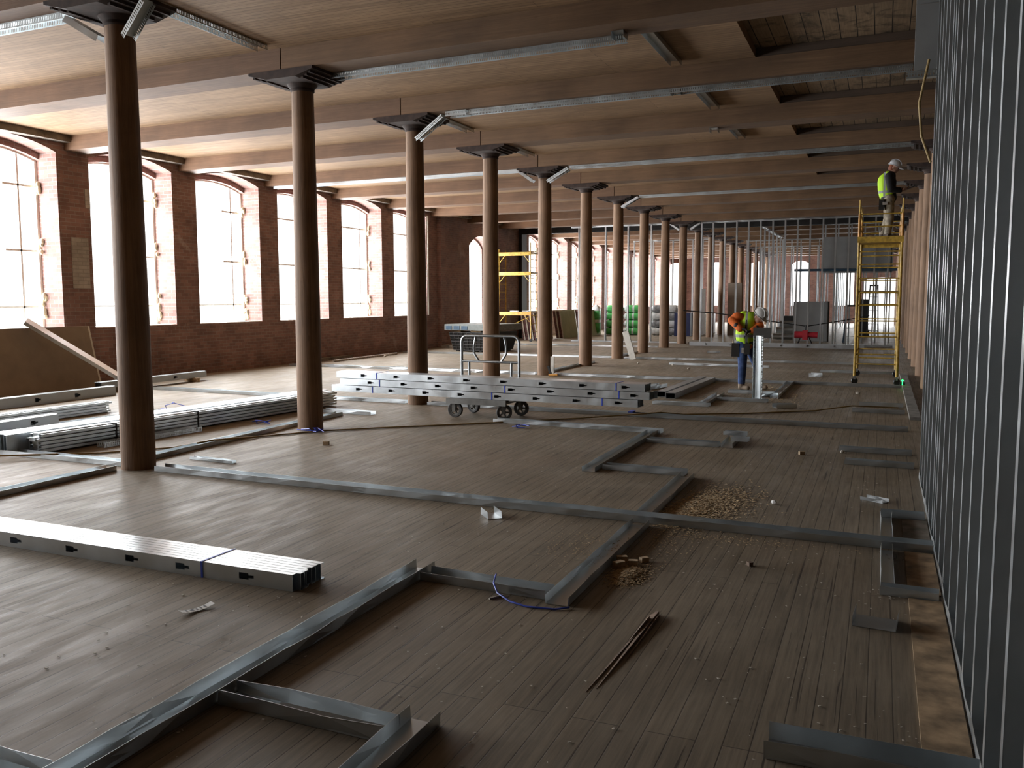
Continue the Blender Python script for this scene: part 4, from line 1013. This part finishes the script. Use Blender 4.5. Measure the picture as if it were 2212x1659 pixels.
mb = MB(); chain(mb, [(p, r+0.022) for p, r in legL[:-1]] + [((-0.035, -0.08, 0.14), 0.070)]); chain(mb, [(p, r+0.022) for p, r in legR[:-1]] + [((0.27, 0.16, 0.14), 0.070)]); cap(mb, (-0.03, -0.07, 0.89), 0.125, (0.06, 0.04, 0.89), 0.125)
fuse(mb, 'jeans', M['denim'], t, 0.014, 3)
for bx, by in ((-0.035, -0.08), (0.27, 0.16)):
    mb = MB(); chain(mb, [((bx, by, 0.20), 0.062), ((bx, by, 0.07), 0.066)]); chain(mb, [((bx-0.02, by+0.01, 0.052), 0.050), ((bx+0.13, by-0.08, 0.047), 0.045)])
    fuse(mb, 'boot', M['boot'], t, 0.010, 2)
for w, d, n, th in (((-0.05, -0.33, 1.19), (0.9, -0.1, -0.1), (0, -0.2, -1), 1), ((0.18, -0.30, 1.16), (-0.8, -0.3, -0.3), (0, -0.2, -1), -1)):
    mb = MB(); hand(mb, w, d, n, 1.22, 0.7, th); w = Vector(w); cap(mb, w-Vector(d).normalized()*0.02+Vector((-0.05, 0.02, 0.06) if th > 0 else (0.05, 0.05, 0.04)), 0.056, w, 0.042)
    fuse(mb, 'glove', M['glove'], t, 0.007, 1)
hard_hat(t, P_, Q_, M['hatgrey'])
mb = MB(); chain(mb, [((-0.10, -0.02, 0.93), 0.085), ((0.12, -0.02, 0.93), 0.085)]); ellip(mb, (0.01, -0.02, 0.92), (0.185, 0.175, 0.045)); fuse(mb, 'tool_belt', M['belt'], t, 0.014, 2)
for c_, r_, nm in (((-0.15, -0.14, 0.78), (0.07, 0.06, 0.13), M['belt']), ((0.07, -0.20, 0.80), (0.055, 0.045, 0.10), M['belt'])):
    mb = MB(); mb.box(c_[0]-r_[0], c_[0]+r_[0], c_[1]-r_[1], c_[1]+r_[1], c_[2]-r_[2], c_[2]+r_[2]); mb.build('pouch', nm, t)
MB().box(-0.03, 0.06, -0.225, -0.20, 0.72, 0.82).build('tape_measure', M['whitewash'], t); MB().bar((-0.20, -0.16, 0.98), (-0.19, -0.19, 0.62), 0.02, 0.02).build('hammer_handle', M['wood'], t)
# grey metal sheet he holds and the white channel standing upright in front
o = tag(MB().box(-0.15, 0.17, -0.004, 0.004, -0.11, 0.09).build('metal_sheet', plain('dark_grey_sheet', (0.10, 0.095, 0.09), 0.7), None, False, (-2.06, 17.0, 1.13), (0.1, 0, 0.1)), 'dark grey sheet of metal held in front of the hunched person', 'metal sheet')
me_u = track_mesh('upright_channel', 1.075, 0.15, 0.075, 77, M['slot'], 0.0005)
o = link('upright_channel', me_u, None, (-1.90, 15.43, 0.056)); o.matrix_world = Matrix(((0, 0.93, 0.37, -1.92), (0, -0.37, 0.93, 15.45), (1, 0, 0, 0.056), (0, 0, 0, 1)))
o.matrix_world = Matrix(((0, -0.93, -0.37, -1.90), (0, 0.37, -0.93, 15.45), (1, 0, 0, 0.056), (0, 0, 0, 1)))
tag(o, 'white slotted metal channel standing upright on a floor track before the hunched person', 'metal channel')

# ---- worker on the scaffold, standing and reading from a tablet
t = thing('person', 'person in white hard hat, lime vest and black sleeves standing on the yellow scaffold', 'person', (0.06, 20.25, 2.987))
mb = MB()
legL = [((0.0, -0.10, 0.80), 0.090), ((0.03, -0.11, 0.43), 0.064), ((0.0, -0.11, 0.09), 0.046)]
legR = [((0.0, 0.09, 0.80), 0.090), ((-0.01, 0.08, 0.43), 0.064), ((-0.10, 0.07, 0.09), 0.046)]
torso = [((0.0, 0, 0.86), 0.135), ((-0.02, 0, 1.00), 0.130), ((-0.03, 0, 1.18), 0.150), ((0.0, 0, 1.30), 0.105)]
armA = [((-0.01, -0.19, 1.28), 0.066), ((0.03, -0.25, 1.02), 0.050), ((0.22, -0.18, 0.98), 0.036)]
armB = [((0.0, 0.18, 1.28), 0.066), ((0.06, 0.23, 1.04), 0.050), ((0.25, 0.10, 1.04), 0.036)]
for ch in (legL, legR, torso, armA, armB): chain(mb, ch)
cap(mb, (-0.01, -0.17, 1.28), 0.068, (0.0, 0.16, 1.28), 0.068); chain(mb, [((0.0, 0, 1.32), 0.058), ((0.05, 0, 1.42), 0.054)])
P_, Q_ = head(mb, (0.075, 0, 1.47), (0.90, -0.05, -0.40), (0.4, 0, 0.9), 0.96)
for bx, by in ((0.0, -0.11), (-0.10, 0.07)): cap(mb, (bx, by, 0.05), 0.04, (bx+0.13, by, 0.035), 0.03)
hand(mb, (0.22, -0.18, 0.98), (0.9, 0.35, 0.15), (0, 0.3, 0.9), 0.95, 0.6, 1); hand(mb, (0.25, 0.10, 1.04), (0.9, -0.3, 0.1), (0, -0.3, 0.9), 0.95, 0.6, -1)
fuse(mb, 'body', M['skin'], t, 0.011, 2); face_parts(P_, Q_, t, 0.96)
mb = MB(); ellip(mb, P_(-0.035, 0, -0.005), (0.078, 0.078, 0.085), Q_); mb.build('hair', M['redhair'], t, True)
mb = MB(); chain(mb, [(p, r+0.016) for p, r in torso]); chain(mb, [(p, r+0.024) for p, r in armA[:2]] + [((0.20, -0.19, 0.98), 0.052)]); chain(mb, [(p, r+0.024) for p, r in armB[:2]] + [((0.22, 0.12, 1.03), 0.052)]); cap(mb, (-0.01, -0.17, 1.28), 0.088, (0.0, 0.16, 1.28), 0.088)
fuse(mb, 'sweater', M['blackcloth'], t, 0.014, 3)
mb = MB(); chain(mb, [((-0.03, 0, 0.92), 0.165), ((-0.055, 0, 1.04), 0.172), ((-0.06, 0, 1.20), 0.178), ((-0.03, 0, 1.30), 0.12)]); cap(mb, (-0.03, -0.11, 1.33), 0.06, (-0.03, 0.11, 1.33), 0.06)
fuse(mb, 'vest', vest_mat('lime_vest_standing', [(0.95, 1.0)], [(0, -0.115, -0.075)]), t, 0.014, 3)
mb = MB(); chain(mb, [(p, r+0.020) for p, r in legL[:-1]] + [((0.0, -0.11, 0.13), 0.068)]); chain(mb, [(p, r+0.020) for p, r in legR[:-1]] + [((-0.10, 0.07, 0.13), 0.068)]); cap(mb, (0, -0.08, 0.83), 0.12, (0, 0.07, 0.83), 0.12)
fuse(mb, 'trousers', M['khaki'], t, 0.014, 3)
for bx, by in ((0.0, -0.11), (-0.10, 0.07)):
    mb = MB(); chain(mb, [((bx, by, 0.22), 0.062), ((bx, by, 0.07), 0.064)]); chain(mb, [((bx-0.03, by, 0.052), 0.050), ((bx+0.14, by, 0.047), 0.045)]); fuse(mb, 'boot', M['brownboot'], t, 0.010, 2)
hard_hat(t, P_, Q_, M['hatwhite'], 0.96)
mb = MB(); ellip(mb, (-0.01, 0, 0.86), (0.17, 0.19, 0.045)); fuse(mb, 'tool_belt', M['belt'], t, 0.014, 2)
MB().box(-0.19, -0.09, -0.22, -0.12, 0.60, 0.82).build('pouch', M['belt'], t); MB().box(-0.12, -0.02, -0.235, -0.19, 0.70, 0.76).build('work_glove', M['whitewash'], t)
for k in (-1, 1): MB().box(0.09, 0.105, 0.02*k-0.03+0.0, 0.02*k+0.03, 1.462, 1.492).build('safety_glasses', M['hatwhite'], t) if k == 1 else None
o = tag(MB().box(-0.12, 0.12, -0.08, 0.08, -0.006, 0.006).build('tablet', M['black'], None, False, (0.06+0.37, 20.25-0.05, 2.987+1.03), (0, -0.35, 0)), 'black tablet in the hands of the person on the scaffold', 'tablet')

# ================================================================== SMALL THINGS ON THE BOARDS
tag(MB().box(0.205, 0.385, 3.55, 5.54, 0.001, 0.010).build('plywood_strip', M['ply']), 'long pale plywood strip on the floor at the foot of the right stud wall', 'plywood')
tag(MB().box(0.205, 0.385, 5.66, 6.58, 0.001, 0.010).build('plywood_strip', M['ply']), 'pale plywood patch inside the near half of the small floor rectangle', 'plywood')
tag(MB().box(0.205, 0.385, 6.84, 7.56, 0.001, 0.010).build('plywood_strip', M['oldply']), 'stained plywood patch inside the far half of the small floor rectangle', 'plywood')
tag(MB().box(0.43, 0.58, 13.9, 22.0, 0.0, 0.045).build('plywood_strip', M['concrete']), 'raised grey strip along the floor below the right-hand columns', 'floor strip')
t = thing('laser_level', 'small laser level glowing green on the floor by the scaffold foot', 'laser level', (0.43, 19.0, 0.046))
MB().box(-0.05, 0.05, -0.04, 0.04, 0.0, 0.055).build('body', M['black'], t)
MB().box(-0.009, 0.009, -0.050, -0.042, 0.0, 0.12).box(-0.03, 0.03, -0.050, -0.042, 0.085, 0.10).build('beam_window', M['glow'], t)
# cords
tag(MB().tube([(-9.4, 5.9, 0.012), (-9.0, 6.6, 0.06), (-8.7, 6.85, 0.05), (-8.3, 7.35, 0.012), (-7.75, 8.0, 0.012), (-7.44, 8.35, 0.07), (-7.34, 9.07, 0.012), (-6.86, 9.81, 0.012), (-6.2, 10.4, 0.012), (-5.39, 11.05, 0.012), (-4.6, 11.75, 0.012), (-4.07, 12.24, 0.012), (-3.3, 12.72, 0.05), (-3.0, 12.90, 0.07), (-2.7, 13.1, 0.03), (-1.93, 13.65, 0.012), (-0.9, 14.45, 0.012), (-0.38, 14.8, 0.07), (0.3, 15.3, 0.012)], 0.011, 6).build('cord', M['cord'], None, True), 'long yellow cord snaking over the boards from the left column to the right wall', 'cord')
rs = random.Random(11)
# blue strap tangles
for i, (x, y, L, lab) in enumerate(((-9.95, 8.1, 0.35, 'flat blue strap tangle on the left boards by the pale stud bundle'), (-10.2, 10.6, 0.45, 'blue strap loop standing behind the nearest column'),
        (-6.95, 9.70, 0.30, 'blue strap tangle at the foot of the second column'), (-4.55, 11.05, 0.18, 'blue strap end against the shiny track near the cart'), (-8.15, 10.1, 0.25, 'thin blue strap left of the second column'))):
    mb = MB()
    for j in range(3):
        pts = [(x+rs.uniform(-0.1, 0.1)+L*(k/5-0.5), y+rs.uniform(-0.06, 0.06), 0.008+(0.16*math.sin(math.pi*k/5) if i == 1 and j == 0 else rs.uniform(0.0, 0.05))) for k in range(6)]
        mb.tube(pts, 0.006, 5)
    tag(mb.build('strap_tangle', M['strap'], None, True), lab, 'plastic strap')
tag(MB().tube([(-2.16, 4.88, 0.062), (-2.11, 4.73, 0.058), (-2.05, 4.65, 0.03), (-1.95, 4.60, 0.008), (-1.83, 4.56, 0.006), (-1.72, 4.57, 0.007), (-1.66, 4.58, 0.006), (-1.59, 4.63, 0.010)], 0.0055, 6).build('strap_tie', M['strap'], None, True), 'cut blue plastic tie hanging over the short foreground track', 'plastic strap')
tag(MB().bar((-2.08, 4.60, 0.006), (-2.03, 4.69, 0.006), 0.010, 0.010).build('nail', M['chip']), 'small pale peg on the boards beside the blue tie', 'nail')
tag(MB().box(-3.475, -3.405, 12.80, 12.965, 0.012, 0.075).build('tape_patch', M['strap']), 'square of blue tape on the long floor track beyond the cart', 'tape')
# paper tag
mb = MB(); n = 8; vs = []
for i in range(n+1):
    q = i/n; z = 0.005+0.016*(2*q-1)**2
    for s in (-1, 1): vs.append((0.20*(q-0.5), s*0.025, z))
mb.add(vs, [(2*i, 2*i+2, 2*i+3, 2*i+1) for i in range(n)])
o = mb.build('paper_tag', M['paper'], None, False, (-3.555, 3.80, 0.0), (0, 0, 1.25)); tag(o, 'curled white printed tag on the boards in front of the left bundle', 'tag')
md = o.modifiers.new('thick', 'SOLIDIFY'); md.thickness = 0.001
mb = MB()
for i, (a, w) in enumerate(((-0.065, 0.014), (-0.03, 0.020), (0.0, 0.012), (0.025, 0.008), (0.05, 0.012))):
    z = 0.0072+0.016*(2*a/0.2)**2
    mb.add([(a-w/2, -0.012, z), (a+w/2, -0.012, z+0.0015), (a+w/2, 0.016, z+0.0015), (a-w/2, 0.016, z)], [(0, 1, 2, 3)])
mb.build('print', M['ink'], o)
# sawdust
def heap(name, pts, label, mat, n, sz, seed, cat='sawdust'):
    r = random.Random(seed); mb = MB()
    for i in range(n):
        cx, cy, sx, sy, h = r.choice(pts); x = r.gauss(cx, sx); y = r.gauss(cy, sy); q = math.exp(-((x-cx)/sx)**2*0.5-((y-cy)/sy)**2*0.5)
        z = 0.003+h*q*r.random(); a = r.uniform(0, 6.28); L = sz*r.uniform(0.5, 1.8); w = L*r.uniform(0.25, 0.7)
        c, s = math.cos(a), math.sin(a); t_ = r.uniform(-0.3, 0.3)*L; hh = 0.25*w
        P4 = [(x+c*u*L-s*v_*w, y+s*u*L+c*v_*w) for u, v_ in ((-.5, -.5), (.5, -.5), (.5, .5), (-.5, .5))]
        mb.add([(px, py, z) for px, py in P4]+[(px, py, z+hh) for px, py in P4], [(3, 2, 1, 0), (4, 5, 6, 7), (0, 1, 5, 4), (1, 2, 6, 5), (2, 3, 7, 6), (3, 0, 4, 7)])
    return tag(mb.build(name, mat), label, cat, None, 'stuff')
heap('sawdust', [(-1.38, 7.30, 0.10, 0.28, 0.018), (-1.25, 7.65, 0.16, 0.35, 0.008), (-1.45, 7.0, 0.10, 0.18, 0.008)], 'spread of pale sawdust beyond the longest floor track', M['dust'], 6500, 0.012, 1)
heap('sawdust', [(-1.44, 5.36, 0.055, 0.11, 0.022)], 'small orange-brown heap of sawdust by the cut wood blocks', M['dust'], 2200, 0.009, 2)
heap('sawdust', [(-1.40, 6.2, 0.12, 0.35, 0.003), (-1.0, 6.45, 0.35, 0.08, 0.003), (-1.9, 5.9, 0.20, 0.25, 0.003)], 'thin sawdust scatter in front of the longest floor track', M['dust'], 1400, 0.007, 3)
heap('sawdust', [(-1.5, 16.3, 0.20, 0.55, 0.01), (-2.0, 17.6, 0.20, 0.3, 0.01)], 'pale sawdust on the boards around the hunched person', M['dust'], 900, 0.014, 4)
r = random.Random(21); cl = []
for i in range(60): cl.append((r.uniform(-3.4, 0.3), r.uniform(2.6, 9.5), 0.25, 0.35, 0.001))
for i in range(30): cl.append((r.uniform(-5.5, 0.2), r.uniform(9, 20), 0.5, 0.8, 0.001))
for i in range(15): cl.append((r.uniform(-4.2, -2.8), r.uniform(2.4, 4.2), 0.2, 0.2, 0.001))
heap('floor_debris', cl, 'small pale chips scattered over the whole floor', M['chip'], 900, 0.0085, 22, 'debris')
heap('floor_debris', [(0.10, 5.62, 0.10, 0.06, 0.002), (0.33, 4.4, 0.05, 0.5, 0.002), (0.25, 3.75, 0.06, 0.05, 0.003), (0.22, 6.4, 0.1, 0.06, 0.002)], 'crumbs along the pale plywood at the right stud wall', M['chip'], 180, 0.008, 23, 'debris')
# cut wood blocks by the sawdust
for i, (x, y, s, a, lab) in enumerate(((-1.56, 5.63, 0.05, 0.4, 'leftmost'), (-1.545, 5.50, 0.052, 1.0, 'nearest'), (-1.47, 5.58, 0.045, 0.2, 'middle'), (-1.42, 5.68, 0.04, 0.8, 'rightmost'))):
    tag(MB().box(-s*0.7, s*0.7, -s*0.45, s*0.45, 0, s*0.75).build('wood_block', M['wood'], None, False, (x, y, 0.002), (0, 0, a)), lab + ' of four cut wood blocks beside the small sawdust heap', 'wood block', 'cut wood blocks')
for i, (x, y, s, m_, lab) in enumerate(((-0.78, 10.35, 0.05, 'wood', 'single pale wood cube on the open boards right of the crossed offcuts'), (-0.36, 10.62, 0.05, 'chip', 'pale lump resting against the far short track of the close pair'),
        (-0.80, 7.74, 0.05, 'paper', 'crumpled white paper on the boards right of the big sawdust patch'), (-6.2, 8.9, 0.06, 'wood', 'pale wood block beside the cord right of the nearest column'),
        (-6.05, 23.3, 0.06, 'chip', 'pale pebble on the boards behind the cart handle'), (-5.05, 23.0, 0.06, 'chip', 'pale pebble near the short bright far track'), (-4.4, 21.9, 0.07, 'chip', 'pale lump on the boards left of the hunched person'),
        (-14.0, 23.3, 0.08, 'chip', 'pale lump by the pipe along the brick wall'), (-0.75, 5.86, 0.035, 'splint', 'dark wood chunk on the boards in the right foreground'), (-0.35, 17.3, 0.07, 'chip', 'white lump on the boards in front of the scaffold'))):
    mb = MB(); mb.ball((0, 0, s*0.35), (s*0.62, s*0.42, s*0.36), 7, 5) if m_ in ('chip', 'paper') else mb.box(-s*0.6, s*0.6, -s*0.4, s*0.4, 0, s*0.75)
    tag(mb.build('scrap', M[m_], None, False, (x, y, 0.001), (0, 0, 0.5+i)), lab, 'scrap')
# splintered board
t = thing('splintered_board', 'long split dark floorboard torn up in the foreground', 'floorboard', (-1.12, 4.2, 0), 0)
for i, (x0, x1, y0, y1, w, z) in enumerate(((-0.055, 0.0, -0.55, 0.50, 0.020, 0.016), (-0.02, 0.015, -0.50, 0.53, 0.024, 0.022), (0.02, 0.03, -0.15, 0.48, 0.016, 0.020), (-0.035, -0.005, -0.05, 0.42, 0.012, 0.030))):
    mb = MB(); n = 6; vs = []
    for k in range(n+1):
        q = k/n; x = x0+(x1-x0)*q; y = y0+(y1-y0)*q; hw = w*(0.15+0.85*q); h = 0.002+z*q
        vs += [(x-hw/2, y, 0.0), (x+hw/2, y, 0.0), (x+hw/2, y, h), (x-hw/2, y, h*0.7)]
    fs = [(0, 1, 2, 3), (n*4+3, n*4+2, n*4+1, n*4)]
    for k in range(n):
        for p, q in ((0, 1), (1, 2), (2, 3), (3, 0)): fs.append((k*4+p, k*4+q, k*4+4+q, k*4+4+p))
    mb.add(vs, fs); mb.build('splinter', M['splint'], t)
# tools at the foot of the fifth column
t = thing('hand_tool', 'bronze-coloured cordless tool lying at the foot of the fifth column', 'tool', (-6.98, 18.82, 0))
MB().tube([(0, 0, 0.03), (0.22, -0.02, 0.04)], [0.035, 0.03], 8).build('barrel', M['orangey'], t, True); MB().bar((0.04, 0, 0.05), (-0.02, 0.0, 0.24), 0.045, 0.05).build('grip', M['darksteel'], t)
tag(MB().box(-6.98, -6.90, 18.92, 18.96, 0.0, 0.45).build('level', M['white']), 'short white bar standing against the fifth column', 'bar')
o = MB().box(-0.09, 0.09, -0.03, 0.03, 0, 0.85).build('metal_offcut', M['white'], None, False, (-6.62, 24.9, 0.0), (0, math.radians(-17), 0)); tag(o, 'white channel offcut leaning on the foot of the seventh column', 'metal offcut')
